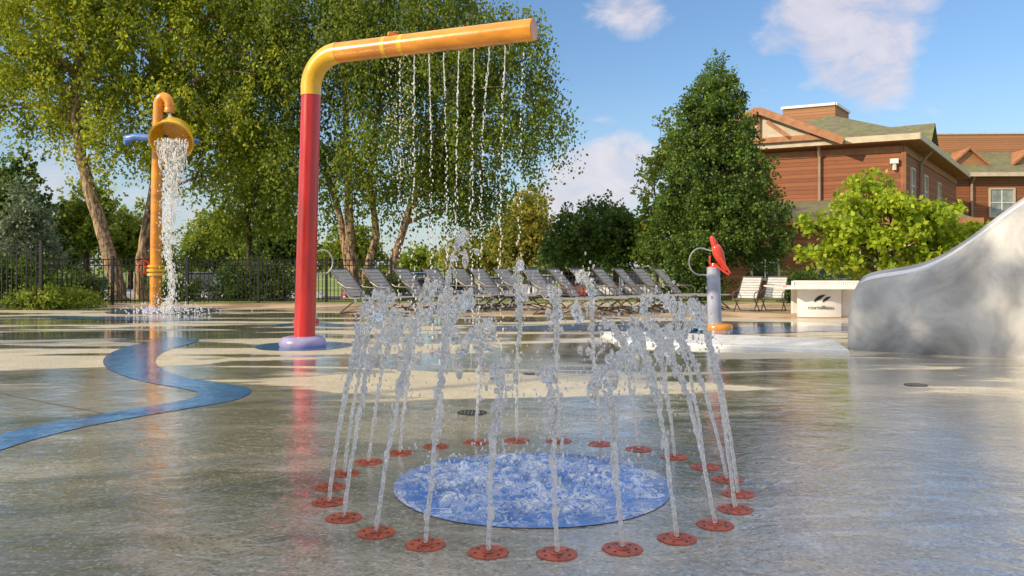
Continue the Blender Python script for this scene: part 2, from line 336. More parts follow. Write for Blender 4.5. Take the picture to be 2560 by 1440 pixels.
# ---------------------------------------------------------------- fountain
RC=(.10,4.07); RR=1.0
def remesh(ob,vox,it=2):
    mo=ob.modifiers.new('r','REMESH'); mo.mode='VOXEL'; mo.voxel_size=vox; mo.use_smooth_shade=True
    s=ob.modifiers.new('s','SMOOTH'); s.iterations=it; s.factor=.5
    dg=bpy.context.evaluated_depsgraph_get(); me=bpy.data.meshes.new_from_object(ob.evaluated_get(dg)); old=ob.data; nm=old.name; mats=list(old.materials)
    ob.modifiers.clear(); ob.data=me; bpy.data.meshes.remove(old); me.name=nm
    me.materials.clear()
    for q in mats: me.materials.append(q)
    me.polygons.foreach_set('use_smooth',[True]*len(me.polygons))
plate0=None
for k in range(24):
    th=math.radians(-86+15*k); c=(RC[0]+RR*math.cos(th),RC[1]+RR*math.sin(th)); inx,iny=-math.cos(th),-math.sin(th)
    if k==0: where='the one nearest the camera'
    elif k==12: where='the one farthest from the camera'
    elif k<12: where='%s to the right of the nearest'%ordn(k)
    else: where='%s to the left of the nearest'%ordn(24-k)
    lab='flat red nozzle plate of the fountain ring, '+where
    if plate0 is None:
        plate0=thing('nozzle_plate',(c[0],c[1],.009),lab,'nozzle','nozzle plates of the fountain ring',th)
        q=MB(); n=48; top=[];bot=[]
        for a in range(n):
            rr=.080*(1-.07*(a%6==0)); bot.append((rr*math.cos(2*math.pi*a/n),rr*math.sin(2*math.pi*a/n),0)); top.append((rr*.97*math.cos(2*math.pi*a/n),rr*.97*math.sin(2*math.pi*a/n),.004))
        q.add(bot+top,[tuple(range(n,2*n))]+[(i,(i+1)%n,n+(i+1)%n,n+i) for i in range(n)]); q.build('disc',M['plate'],plate0,ang=30)
        MB().lathe((0,0,.004),[(.026,0),(.026,.003),(.014,.004),(.014,.001),(0,.001)],20).build('nozzle',M['plate'],plate0)
        for a in range(6):
            MB().lathe((.052*math.cos(a*1.047),.052*math.sin(a*1.047),.0038),[(.006,0),(.006,.0016),(0,.0016)],10).build('screw',M['hole'],plate0)
    else: dup(plate0,(c[0],c[1],.009),th,lab)
    back=math.sin(th)>.3
    h=R.uniform(.74,.98) if not back else R.uniform(.70,1.0)
    if k==14: h=1.26
    if k==12: h=1.08
    if k==10: h=1.04
    if k in (0,1,23): h=R.uniform(.62,.84)
    a_=R.uniform(.19,.33); wx=-iny; wy=inx; ph=R.uniform(0,6); 
    def path(tau,off=0): 
        d=a_*tau; s=.018*math.sin(tau*9+ph)*tau+off
        return Vector((c[0]+inx*d+wx*s,c[1]+iny*d+wy*s,.018+h*(2*tau-tau*tau)))
    org=(c[0],c[1],.018)
    rt=thing('water_jet',org,'arching clear water jet of the fountain ring, '+where,'water jet','water jets of the fountain ring')
    q=MB(); N=70; te=.60; pts=[]
    for strand in range(2):
        o1=R.uniform(0,6); pts=[]; rad=[]
        for i in range(N+1):
            f=i/N; ww=.011*f; p=path(te*f)+Vector((wx*ww*math.sin(f*19+o1)+R.gauss(0,.0014),wy*ww*math.sin(f*19+o1)+R.gauss(0,.0014),0)); pts.append(p)
            rad.append(max(.003,(.0092-.0035*f)*(1+.4*math.sin(i*.6+o1)*f+.4*f*R.gauss(0,.6))))
        q.tube(pts,rad,7)
    for i in range(60):
        u=R.random()**.55*te; p=path(u,R.gauss(0,.005+.026*u)); q.ball(p,R.uniform(.003,.008),(1,1,R.uniform(2,5)),6,4)
    st=q.build('stem',M['stem'],rt,org); remesh(st,.0036,1)
    q=MB(); tau=.38; wgt=R.uniform(.75,1.15)
    # thin wavering strands through the crest
    for sN in range(3):
        o1=R.uniform(0,6); t0=R.uniform(.4,.6); t1=R.uniform(.9,1.3); pts=[];rad=[]
        for i in range(22):
            f=i/21; u=t0+(t1-t0)*f; p=path(u,.03*math.sin(f*7+o1)*f); pts.append(p+Vector((0,0,.02*math.sin(f*9+o1)))); rad.append(R.uniform(.003,.009)*(1-.5*f))
        q.tube(pts,rad,6)
    while tau<1.5:
        dz=.010/max(.12,h*abs(2-2*tau)+a_*.6); tau+=dz*.85
        den=.5+.5*math.sin(tau*17+ph)+.4*math.sin(tau*41+ph*2)
        if tau>.48 and den<(.30 if tau<1 else .68): continue
        if tau>1.1 and R.random()<.5: continue
        sg=.006+.026*max(0,tau-.42)*wgt; p=path(tau); 
        for j in range(1 if tau<.6 else 2):
            o=Vector((R.gauss(0,sg),R.gauss(0,sg),R.gauss(0,sg*.8))); q.ball(p+o,R.uniform(.004,.010+.015*wgt*min(1,max(0,tau-.35))*max(.2,den)),(1,1,R.uniform(1,2.3)),8,6)
    for i in range(40):
        u=R.uniform(.5,1.35); p=path(u)+Vector((R.gauss(0,.04),R.gauss(0,.04),R.gauss(.0,.055))); q.ball(p,R.uniform(.003,.009),(1,1,R.uniform(1,2)),6,5)
    cr=q.build('crest',M['water'],rt,org); remesh(cr,.0044,2)
    q=MB()
    for i in range(80):
        u=R.uniform(.3,1.95); p=path(u)+Vector((R.gauss(0,.055*u),R.gauss(0,.055*u),R.gauss(0,.05)))
        if p.z<.02: continue
        q.ball(p,R.uniform(.0015,.0045),(1,1,R.uniform(1,2.4)),6,4)
    tag(q.build('droplets',M['spray'],rt,org),kind='stuff')
rt=thing('splash',(RC[0],RC[1],.012),'churning white splash on the blue circle inside the fountain ring','splash'); q=MB()
for i in range(520):
    a=R.uniform(0,6.28); r=.62*math.sqrt(R.random()); hh=R.random()**4*.22; q.ball((RC[0]+r*math.cos(a),RC[1]+r*math.sin(a),.018+hh),R.uniform(.002,.007),(1,1,R.uniform(.6,2.2)),6,4)
tag(q.build('droplets',M['foam'],rt,(RC[0],RC[1],.012)),kind='stuff'); q=MB()
n=150; vs=[];fs=[]
ph=[(R.uniform(10,60),R.uniform(0,6.28),R.uniform(0,6.28)) for _ in range(30)]
for j in range(n+1):
    for i in range(n+1):
        x=-.68+1.36*i/n; y=-.68+1.36*j/n; r=math.hypot(x,y); hgt=0
        for fq,an,pp in ph: hgt+=math.sin(fq*(x*math.cos(an)+y*math.sin(an))+pp+1.6*math.sin(9*x+pp)+1.6*math.sin(8*y+2*pp))/30
        hgt=abs(hgt)**1.1*.20*max(0,1-(r/.67)**5)-.004; vs.append((RC[0]+x,RC[1]-.02+y,.0125+hgt))
for j in range(n):
    for i in range(n):
        a=j*(n+1)+i; cc=vs[a]
        if math.hypot(cc[0]-RC[0],cc[1]-RC[1]+.02)<.665: fs.append((a,a+1,a+n+2,a+n+1))
q.add(vs,fs); q.build('water_skin',M['bluefoam'],rt,(RC[0],RC[1],.012),ang=180)
# ---------------------------------------------------------------- red pole with orange arm
bx,by=-2.84,11.0; org=(bx,by,0)
rt=thing('spray_arch',org,'tall red pole with yellow elbow and long orange arm dripping water','water feature')
tx=bx+.11
def pole(z): return Vector((bx+.02+(tx-bx)*z/4.0,by,z))
MB().tube([pole(z) for z in [.05,.5,1,1.5,2,2.5,3,3.42]],[.142,.14,.137,.135,.133,.132,.131,.131],40).build('pole',M['red'],rt,org)
e=Vector((.27,9.80,4.02)); s=Vector((tx+.02,by,4.0)); d=(e-s); d.z=0; L=d.length; d.normalize()
rb=.44; el=[]
c0=pole(3.41); zc=3.95-rb
for i in range(15):
    a=math.pi/2*i/14; el.append(Vector((c0.x,c0.y,zc))+d*(rb-rb*math.cos(a))+Vector((0,0,rb*math.sin(a))))
el=[Vector((c0.x,c0.y,3.41))]+el
MB().tube(el,.138,40).build('elbow',M['yellow'],rt,org)
a0=el[-1]-d*.02; ae=Vector((e.x,e.y,3.96)); MB().tube([a0.lerp(ae,i/8) for i in range(9)],.134,40).build('arm',M['orange'],rt,org,bevel=.01)
for u in (.27,.36): 
    p=a0.lerp(ae,u); MB().tube([p-d*.03,p+d*.03],.1365,36).build('band',M['yellow'],rt,org)
p=a0.lerp(ae,.3)+Vector((0,0,.135)); q=MB().box((p.x,p.y,p.z+.02),(.12,.06,.05),.4).box((p.x+.05,p.y,p.z+.05),(.08,.03,.02),.4); q.build('bracket',M['orange'],rt,org,bevel=.006)
MB().lathe((bx,by,0),[(.30,.01),(.315,.045),(.305,.10),(.27,.135),(.20,.15),(.145,.15)],40).build('base_collar',M['lav'],rt,org)
for i in range(8):
    p=a0.lerp(ae,.36+.075*i); MB().lathe((p.x,p.y,p.z-.155),[(.012,0),(.014,.03)],10).build('spout',M['orange'],rt,org)
strm=[.34,.415,.49,.565,.64,.715,.79,.865,.955]
for i,u in enumerate(strm):
    p=a0.lerp(ae,u); org2=(p.x,p.y,.02); q=MB(); z=p.z-.15; vx=R.uniform(-.04,.05)-(.1 if i>=6 else 0); heavy=(i not in(0,8))
    if heavy: 
        pts=[];rr=[]
        for j in range(16):
            f=j/15*.5; pts.append((p.x+vx*f*.55+R.gauss(0,.003),p.y+R.gauss(0,.003),z-f)); rr.append(.0075*(1-.5*j/15)+.002*R.random())
        q.tube(pts,rr,6)
    f=0 if not heavy else .3
    while f<z-.05:
        f+=R.uniform(.018,.05) if heavy else R.uniform(.03,.08)
        if f>z-.03: break
        if heavy and R.random()<.10: continue
        xx=vx*(1-math.exp(-f))*1.0
        q.ball((p.x+xx+R.gauss(0,.004+.005*f),p.y+R.gauss(0,.006),z-f),R.uniform(.0055,.010),(1,1,R.uniform(1.2,3)),6,4)
    if i<2:
        for j in range(120): 
            f=R.random()*1.6; q.ball((p.x-.1+R.gauss(0,.10),p.y+R.gauss(0,.05),z-f),R.uniform(.004,.009),(1,1,1.5),5,4)
    o=q.build('water_stream',M['foam'],org=org2); tag(o,'thin falling stream of drops under the orange arm, %s from the left'%ordn(i+1),'water stream','water streams falling from the orange arm')
# ---------------------------------------------------------------- tipping bucket pole
Yb=19.4; bx,by=-8.50,Yb; org=(bx,by,0); K=Yb/F
rt=thing('bucket_shower',org,'orange pole with yellow tipping bucket pouring water on the left','water feature')
pts=[(bx-.03,by,.1),(bx-.02,by,1.5),(bx,by,3),(bx+.03,by,4.6)]
for i in range(1,13):
    a=math.pi*i/12; pts.append((bx+.03+.15-.15*math.cos(a),by-.05*i/12,4.92+.22*math.sin(a)))
pts.insert(4,(bx+.03,by,4.85)); pts.append((pts[-1][0],by-.05,4.80))
MB().tube(pts,[.13,.128,.125,.12]+[.11]*(len(pts)-4),28).build('pole',M['orange'],rt,org)
MB().lathe((pts[-1][0],by-.05,4.76),[(.115,0),(.12,.02),(.12,.1),(.11,.12)],24).build('nozzle',M['orange'],rt,org)
MB().lathe((bx-.02,by,1.0),[(.13,-.13),(.2,-.13),(.2,-.07),(.135,-.07),(.135,-.03),(.21,-.03),(.21,.03),(.135,.03),(.135,.07),(.19,.07),(.19,.12),(.13,.12)],28).build('flange',M['yellow'],rt,org)
tp=[(bx-.26+.15*math.cos(a)*.55,by-.1+.15*math.cos(a)*.8,1.08+.15*math.sin(a)) for a in [2*math.pi*i/24 for i in range(24)]]
MB().tube(tp,.018,8,closed=True).tube([(bx-.26,by-.1,.94),(bx-.26,by-.1,1.22)],.012,6).tube([(bx-.26,by-.1,1.08),(bx-.1,by-.02,1.08)],.02,8).build('valve_wheel',M['redgun'],rt,org)
MB().lathe((bx-.02,by,0),[(.30,.01),(.31,.05),(.27,.09),(.14,.11)],32).build('base_collar',M['lav'],rt,org)
bc=Vector((bx+.66,by-.62,4.12)); ax=Vector((.14,-.80,-.58)).normalized()
MB().lathe(bc-ax*.28,[(.32,0),(.38,.1),(.45,.4),(.47,.52),(.495,.52),(.495,.56),(.455,.56),(.42,.4),(.35,.1),(.29,.03),(0,.03)],36,ax).build('bucket',M['yellow'],rt,org)
MB().tube([(bx-.54,by-.35,3.98),(bx-.52,by-.4,4.08),(bx-.32,by-.45,4.12),(bx+.21,by-.5,4.08)],[.09,.095,.085,.08],16).build('handle',M['blue'],rt,org)
MB().tube([(bx+1.06,by-.5,4.02),(bx+1.20,by-.48,4.0)],[.07,.055],16).build('handle',M['blue'],rt,org)
MB().tube([(bx,by,3.75),(bx+.1,by-.2,3.85),(bx+.41,by-.4,4.15)],.05,12).build('support',M['blue'],rt,org)
wx0=bx+.76
q=MB(); zt=3.95; yw=by-.98
for i in range(1500):
    f=R.random()**1.25; hw=.40*(1-.86*min(1,f*1.5)**.7)+.04; cx=wx0-.05*f+.06*math.sin(f*9); x=cx+R.uniform(-1,1)*hw*(abs(R.random())**.4)
    q.ball((x,yw+R.gauss(0,.08),zt-f*3.9),R.uniform(.009,.026)*(1-.4*f),(.8,.8,R.uniform(1.2,3.0)),6,4)
for i in range(40):
    x=wx0+R.uniform(-.38,.38); z0=zt-R.uniform(-.08,.15); n=12; l=R.uniform(.3,.8); k=(x-wx0); pts=[(wx0+k*(1-.7*j/n*l/1.5)+R.gauss(0,.01),yw+R.gauss(0,.01),z0-l*j/n) for j in range(n+1)]
    q.tube(pts,[R.uniform(.006,.020)*(1-.5*j/n) for j in range(n+1)],5)
for i in range(350): q.ball((wx0+R.gauss(0,.2),yw+R.gauss(0,.25),R.uniform(.3,3.7)),R.uniform(.005,.012),(1,1,1.6),5,4)
o=q.build('waterfall',M['foam'],org=(wx0,yw,.02)); tag(o,'white sheet of water pouring from the yellow bucket','waterfall')
q=MB()
for i in range(520):
    a=R.uniform(0,6.28); r=abs(R.gauss(0,.5)); q.ball((wx0-.05+r*math.cos(a),yw+r*math.sin(a),.03+abs(R.gauss(0,.22))*math.exp(-r)),R.uniform(.007,.020),(1,1,1.3),5,4)
o=q.build('splash',M['foam'],org=(wx0,yw,.01)); tag(o,'white splash where the bucket water hits the pad','splash')
q=MB(); 
for i in range(30): q.ball((bx+.34+R.gauss(0,.03)+.006*i,by-.06-.012*i,4.72-.018*i),R.uniform(.015,.03),(1,1,1.8),6,4)
tag(q.build('water_stream',M['foam'],org=(bx+.35,by-.05,4.0)),'short stream of water filling the yellow bucket from the orange spout','water stream')
# ---------------------------------------------------------------- water cannons
def cannon(x,y,lab,post,basem,kx=1,bd=(.20,-.05),loopk=1):
    org=(x,y,0); rt=thing('water_cannon',org,lab,'water cannon')
    MB().tube([(x,y,.04),(x-.02*kx,y,.6),(x-.03*kx,y,1.08)],[.122,.118,.112],28).build('post',post,rt,org)
    MB().lathe((x+.06*kx,y,0),[(.24,.01),(.245,.05),(.22,.09),(.1,.11)],32).build('base_collar',basem,rt,org)
    px=x-.02*kx
    MB().lathe((px,y,1.06),[(.09,0),(.1,.03),(.06,.05),(.05,.09)],20).box((px-.07,y,1.2),(.02,.05,.16)).box((px+.09,y,1.2),(.02,.05,.16)).box((px+.01,y,1.13),(.18,.06,.02)).build('swivel_mount',M['redgun'],rt,org,bevel=.004)
    a=Vector((px+bd[0],y,1.02)); b=Vector((px+bd[1],y-.02,1.62)); d=b-a
    f=[0,.04,.1,.3,.5,.66,.72,.74,.80,.93,1.0]; rr=[.05,.055,.045,.075,.095,.085,.07,.055,.062,.045,.026]
    MB().tube([a+d*t_ for t_ in f],rr,24).build('barrel',M['redgun'],rt,org,ang=50)
    k2=bd[0]/.2
    hp=[(px+.08*k2,y-.13,1.25),(px+.2*k2,y-.15,1.05),(px+.24*k2,y-.15,.98),(px+.22*k2,y-.15,.95),(px+.12*k2,y-.13,1.02),(px,y-.1,1.12)]
    MB().tube(hp,.018,8).build('grip',M['redgun'],rt,org)
    lp=[]
    for i in range(20):
        u=i/19; ang=math.radians(80+200*u); lp.append((px-.22*loopk+loopk*.20*math.cos(ang),y+.05,1.17+.24*math.sin(ang)*(1 if u<.5 else .95)))
    lp=[(px-.04*loopk,y,1.36)]+lp+[(px-.07*loopk,y,.93)]
    MB().tube(lp,.013,8).build('hose_loop',M['metal'],rt,org)
cannon(3.53,14.1,'red water cannon on a grey post with an orange base',M['greypost'],M['orange'])
cannon(-3.90,15.6,'yellow posted water cannon half hidden behind the red pole',M['yellow'],M['redgun'],-1,(-.10,-.06),-1)
# ---------------------------------------------------------------- slide
o0=Vector((4.34,10.55,0)); du=Vector((1.55,-.95,0)).normalized(); dv=Vector((-du.y,du.x,0))
tab=[(0,.48),(.02,.68),(.07,.80),(.16,.88),(.3,.93),(.5,.96),(.75,1.0),(1.0,1.09),(1.25,1.25),(1.5,1.45),(1.8,1.71),(2.2,2.02),(2.8,2.3),(3.6,2.42),(4.6,2.4),(5.2,2.1),(5.4,1.5)]
def zt_(s):
    for i in range(len(tab)-1):
        if tab[i][0]<=s<=tab[i+1][0]: 
            f=(s-tab[i][0])/(tab[i+1][0]-tab[i][0]); return tab[i][1]*(1-f)+tab[i+1][1]*f
    return tab[-1][1]
S=[0,.015,.04,.08,.13,.2]+[.3+.1*i for i in range(51)]; zz=[zt_(s) for s in S]
for it in range(2): zz=[zz[0]]+[.25*zz[i-1]+.5*zz[i]+.25*zz[i+1] for i in range(1,len(zz)-1)]+[zz[-1]]
vs=[];sec=19
for s,z in zip(S,zz):
    ins=.20*max(0,1-s/.16)**2; wv=.02*math.sin(s*5.1)+.015*math.sin(s*9.7+1)
    cs=[(.0,0),(-.05+wv,.12),(-.06+wv*1.5,.35),(-.04+wv,.6),(.0,.8),(.05,.91),(.11,.97),(.18,1.0)]
    pts=[(a+ins,b*z) for a,b in cs]+[(.20+ins,z+.012),(.22+ins,z+.016),(.34,z+.03),(.44,z+.05),(.47,z+.06)]+[(.52,z+.085),(.62,z+.11),(.80,z+.11),(1.0,z*.9),(1.06-ins,z*.5),(1.04-ins,0)]
    for a,b in pts: vs.append(o0+du*s+dv*a+Vector((0,0,max(0,b))))
def sl_faces(j0,j1): return [(i*sec+j,(i+1)*sec+j,(i+1)*sec+j+1,i*sec+j+1) for i in range(len(S)-1) for j in range(j0,j1)]
org=tuple(o0); rt=thing('slide',org,'large grey rock like slide with a white chute at the right edge','slide')
q=MB(); n=len(S); q.add(vs,sl_faces(0,8)+sl_faces(12,sec-1)+[tuple(range(sec-1,-1,-1)),tuple((n-1)*sec+k for k in range(sec))]); q.build('body',M['rock'],rt,org,ang=75)
q=MB(); q.add(vs,sl_faces(8,12)); q.build('chute',M['chute'],rt,org,ang=75)
# ---------------------------------------------------------------- table tennis table
tx_,ty_=6.80,17.9; rz=math.radians(-6); rt=thing('table_tennis_table',(tx_,ty_,.0),'white outdoor table tennis table with printed base beside the grey slide','table',rz=rz); rt.scale=(1,1,.86)
MB().box((-.06,0,.735),(1.85,2.3,.045)).build('tabletop',M['white'],rt,bevel=.012)
q=MB(); vs=[]; pc=-.20; pw=.44
for i in range(13):
    a=-1+2*i/12; x=pc+pw*a; y=-.75-.10*(1-a*a); vs+=[(x,y,.02),(x,y,.71)]
for i in range(13):
    a=1-2*i/12; x=pc+pw*a; y=-.62-.10*(1-a*a); vs+=[(x,y,.02),(x,y,.71)]
nn=26; q.add(vs,[(2*i,2*((i+1)%nn),2*((i+1)%nn)+1,2*i+1) for i in range(nn)]); q.build('base_panel',M['white'],rt,ang=50)
MB().box((.44,-.50,.36),(.26,.1,.7)).build('base_panel',M['white'],rt,bevel=.01)
MB().box((.0,.7,.36),(.9,.12,.7)).build('base_panel',M['white'],rt,bevel=.01)
net=MB(); x0,x1=-.62,.80; nxc=36
net.box(((x0+x1)/2,-.25,.775),(x1-x0,.02,.03)); net.box(((x0+x1)/2,-.25,.893),(x1-x0,.02,.035))
for i in range(nxc+1): net.box((x0+(x1-x0)*i/nxc,-.25,.832),(.024,.012,.098))
for j in range(3): net.box(((x0+x1)/2,-.2515,.805+.028*j),(x1-x0,.010,.013))
net.build('net',M['white'],rt)
MB().box((x0-.02,-.25,.82),(.05,.06,.16)).box((x1+.02,-.25,.82),(.05,.06,.16)).build('net_post',M['white'],rt,bevel=.006)
MB().box((-.95,-.9,.76),(.06,.1,.03)).build('ball_holder',M['redgun'],rt)
fc=bpy.data.curves.new('lettering','FONT'); fc.body='cornilleau'; fc.size=.135; fc.align_x='CENTER'; fc.extrude=.002
to=bpy.data.objects.new('lettering_tmp',fc); COL.objects.link(to); dg=bpy.context.evaluated_depsgraph_get(); me=bpy.data.meshes.new_from_object(to.evaluated_get(dg)); bpy.data.objects.remove(to)
for v in me.vertices:
    x,y=v.co.x,v.co.y; a=(x)/pw; v.co=Vector((pc+x,-.762-.10*(1-a*a)-v.co.z,.22+y))
lo=bpy.data.objects.new('lettering',me); COL.objects.link(lo); me.materials.clear(); me.materials.append(M['logo2']); lo.parent=rt
q=MB()
for ox,sc_ in ((pc-.15,1.2),(pc+.02,.95)):
    o_=[];i_=[]
    for i in range(13):
        a=math.radians(175-95*i/12); o_.append((ox+.17*sc_+.17*sc_*math.cos(a),.37+.17*sc_*math.sin(a)))
        th_=.07*sc_*math.sin(math.pi*i/12)**.8; i_.append((ox+.17*sc_+(.17*sc_-th_)*math.cos(a),.37+(.17*sc_-th_)*math.sin(a)))
    for i in range(12):
        qd=[o_[i],o_[i+1],i_[i+1],i_[i]]; q.poly([(x,-.762-.10*(1-((x-pc)/pw)**2),z) for x,z in qd])
q.build('emblem',M['logo'],rt,smooth=False)
# ---------------------------------------------------------------- loungers
def lounger(loc,rz,lab,group,seatlen=1.35,mt='sling'):
    rt=thing('sun_lounger' if seatlen>1 else 'deck_chair',loc,lab,'lounger' if seatlen>1 else 'chair',group,rz); W=.30
    xe=.62+seatlen
    for s_ in (-1,1):
        y=s_*W
        MB().tube([(-.01,y,1.04),(.03,y,1.0),(.30,y,.70),(.62,y,.36),(.75,y,.35)],.019,8).tube([(.45,y,.355),(.9,y,.35),(xe-.1,y,.36),(xe,y,.37)],.019,8).build('side_rail',M['bronze'],rt)
        MB().tube([(.30,y,.0),(.38,y,.06),(.62,y,.22),(.8,y,.34)],.018,8).build('leg',M['bronze'],rt)
        MB().tube([(xe-.12,y,.0),(xe-.2,y,.06),(xe-.42,y,.24),(xe-.55,y,.34)],.018,8).build('leg',M['bronze'],rt)
        if seatlen>1: MB().tube([(.32,y*.98,.012),(.7,y*.98,.10),((xe)/2+.2,y*.98,.14),(xe-.5,y*.98,.10),(xe-.14,y*.98,.012)],.014,8).build('runner',M['bronze'],rt)
        MB().tube([(.28,y*1.08,.72),(.5,y*1.1,.60),(.85,y*1.1,.58),(.95,y*1.08,.5),(.92,y*1.05,.36)],.015,8).build('armrest',M['bronze'],rt)
    q=MB().tube([(.0,-W,1.03),(0,W,1.03)],.016,8).tube([(xe,-W,.37),(xe,W,.37)],.018,8).tube([(.32,-W,.012),(.32,W,.012)],.013,8).tube([(.6,-W,.35),(.6,W,.35)],.013,8); q.build('crossbar',M['bronze'],rt)
    q=MB(); nb=8; w2=W-.02
    for i in range(nb):
        f=(i+.5)/nb; x=.03+.57*f; z=1.0-.62*f; q.add([(x-.030,-w2,z+.044),(x-.030,w2,z+.044),(x+.028,w2,z-.020),(x+.028,-w2,z-.020),(x-.036,-w2,z+.038),(x-.036,w2,z+.038),(x+.022,w2,z-.026),(x+.022,-w2,z-.026)],[(0,1,2,3),(7,6,5,4),(0,4,5,1),(1,5,6,2),(2,6,7,3),(3,7,4,0)])
    q.build('back_straps',M[mt],rt)
    q=MB(); ns=int(seatlen/.095)
    for i in range(ns):
        x=.68+(seatlen-.08)*(i+.5)/ns; q.box((x,0,.374),(.070,2*w2,.006))
    q.build('seat_straps',M[mt],rt); return rt
base=None; RZ=math.atan2(-.50,.86)
def row(px0,Y0,n,dx,dy,grp,labf):
    global base
    x0=(px0-1280)*Y0/F
    for i in range(n):
        x=x0+dx*i; y=Y0+dy*i; rz=RZ+R.uniform(-.06,.06)
        if base is None: base=lounger((x,y,.008),rz,labf(i),grp)
        else: dup(base,(x,y,.008),rz,labf(i),grp)
row(845,19.0,5,.66,.50,'sun loungers in the left row',lambda i:'grey strapped sun lounger, %s from the left in the row beside the red pole'%ordn(i+1))
row(1190,20.9,2,.62,.35,'sun loungers in the short middle row',lambda i:'grey strapped sun lounger behind the fountain jets, %s of the two in the middle'%ordn(i+1))
row(1322,18.6,7,.57,.46,'sun loungers in the right row',lambda i:'grey strapped sun lounger, %s in the row ending by the grey posted cannon'%ordn(i+1))
ch=None
for i,(px,Y,a) in enumerate([(1882,20.0,-2.15),(1945,20.2,-2.1),(2190,21.5,-2.1)]):
    x=(px-1280)*Y/F; l='light strapped low chair, %s from the left between the water cannon and the building'%ordn(i+1)
    if ch is None: ch=lounger((x,Y,.008),a,l,'low chairs near the white table',.42,'slingd'); ch.scale=(.8,.8,.8)
    else: dup(ch,(x,Y,.008),a,l)
# ---------------------------------------------------------------- fences
def fence(a,b,h,npan,lab,name='metal_fence',z0=0):
    a=Vector(a);b=Vector(b); org=tuple(a); rt=thing(name,org,lab,'fence'); d=(b-a)
    for i in range(npan+1):
        p=a+d*i/npan; MB().box((p.x,p.y,h/2+.03),(.07,.07,h+.06)).build('post',M['black'],rt,org)
    for i in range(npan):
        p=a+d*i/npan; e_=a+d*(i+1)/npan; q=MB(); n=max(3,int((e_-p).length/.115))
        for k in range(1,n): 
            c=p.lerp(e_,k/n); q.box((c.x,c.y,h/2+.02),(.02,.02,h-.05))
        q.build('picket_panel',M['black'],rt,org,smooth=False)
        q=MB().bar(p+Vector((0,0,h-.04)),e_+Vector((0,0,h-.04)),.035,.03).bar(p+Vector((0,0,h-.2)),e_+Vector((0,0,h-.2)),.035,.03).bar(p+Vector((0,0,.12)),e_+Vector((0,0,.12)),.035,.03); q.build('rail',M['black'],rt,org,smooth=False)
fence((-13.2,22.4,0),(-3.75,25.2,0),1.32,5,'long black metal picket fence behind the orange pole and left trees')
fence((-3.4,25.3,0),(4.6,25.6,0),.98,4,'lower black picket fence behind the row of loungers')
fence((-16.4,20.0,0),(-11.85,20.4,0),1.66,3,'taller black picket fence at the far left edge')
# ---------------------------------------------------------------- vegetation
def leafobj(name,pos,ax,size,mt,parent,org):
    N=len(pos); nr=rng.normal(size=(N,3)); side=np.cross(ax,nr); side/=np.linalg.norm(side,axis=1)[:,None]+1e-9
    s=size*rng.uniform(.65,1.3,N)[:,None]; p=pos-np.array(org); nn=np.cross(side,ax)
    V=np.stack([p,p+.45*ax*s+.36*side*s+nn*s*.06,p+ax*s,p+.45*ax*s-.36*side*s+nn*s*.06],axis=1).reshape(-1,3)
    me=bpy.data.meshes.new(name); me.vertices.add(4*N); me.vertices.foreach_set('co',V.astype(np.float32).ravel()); me.loops.add(4*N); me.loops.foreach_set('vertex_index',np.arange(4*N,dtype=np.int32))
    me.polygons.add(N); me.polygons.foreach_set('loop_start',np.arange(0,4*N,4,dtype=np.int32)); me.update(calc_edges=True)
    at=me.attributes.new('rnd','FLOAT','FACE'); at.data.foreach_set('value',rng.random(N).astype(np.float32)); me.materials.append(mt)
    ob=bpy.data.objects.new(name,me); COL.objects.link(ob)
    if parent: ob.parent=parent
    else: ob.location=org
    return ob
def crownpts(ells,ncl,ns,nl,cr,L,droop,pw=.45):
    vol=np.array([e[3]*e[4]*e[5] for e in ells])**.75; idx=rng.choice(len(ells),ncl,p=vol/vol.sum()); E=np.array(ells)
    d=rng.normal(size=(ncl,3)); d/=np.linalg.norm(d,axis=1)[:,None]; C=E[idx,:3]+d*E[idx,3:]*(rng.random(ncl)**pw)[:,None]
    st=np.repeat(C,ns,0)+rng.normal(size=(ncl*ns,3))*cr; n=len(st); out=np.repeat(d,ns,0)
    u=rng.normal(size=(n,3))*.6+out*.6; u[:,2]*=.5; u/=np.linalg.norm(u,axis=1)[:,None]+1e-9
    LL=L*rng.uniform(.5,1.4,n); t_=rng.random((n,nl)); 
    pos=st[:,None,:]+u[:,None,:]*(LL[:,None]*t_*.7)[:,:,None]; pos[:,:,2]-=droop*LL[:,None]*t_**1.6
    pos=pos.reshape(-1,3)+rng.normal(size=(n*nl,3))*.05*(1+L)
    ax=rng.normal(size=pos.shape); ax[:,2]-=droop*1.2; ax/=np.linalg.norm(ax,axis=1)[:,None]
    return C,pos,ax
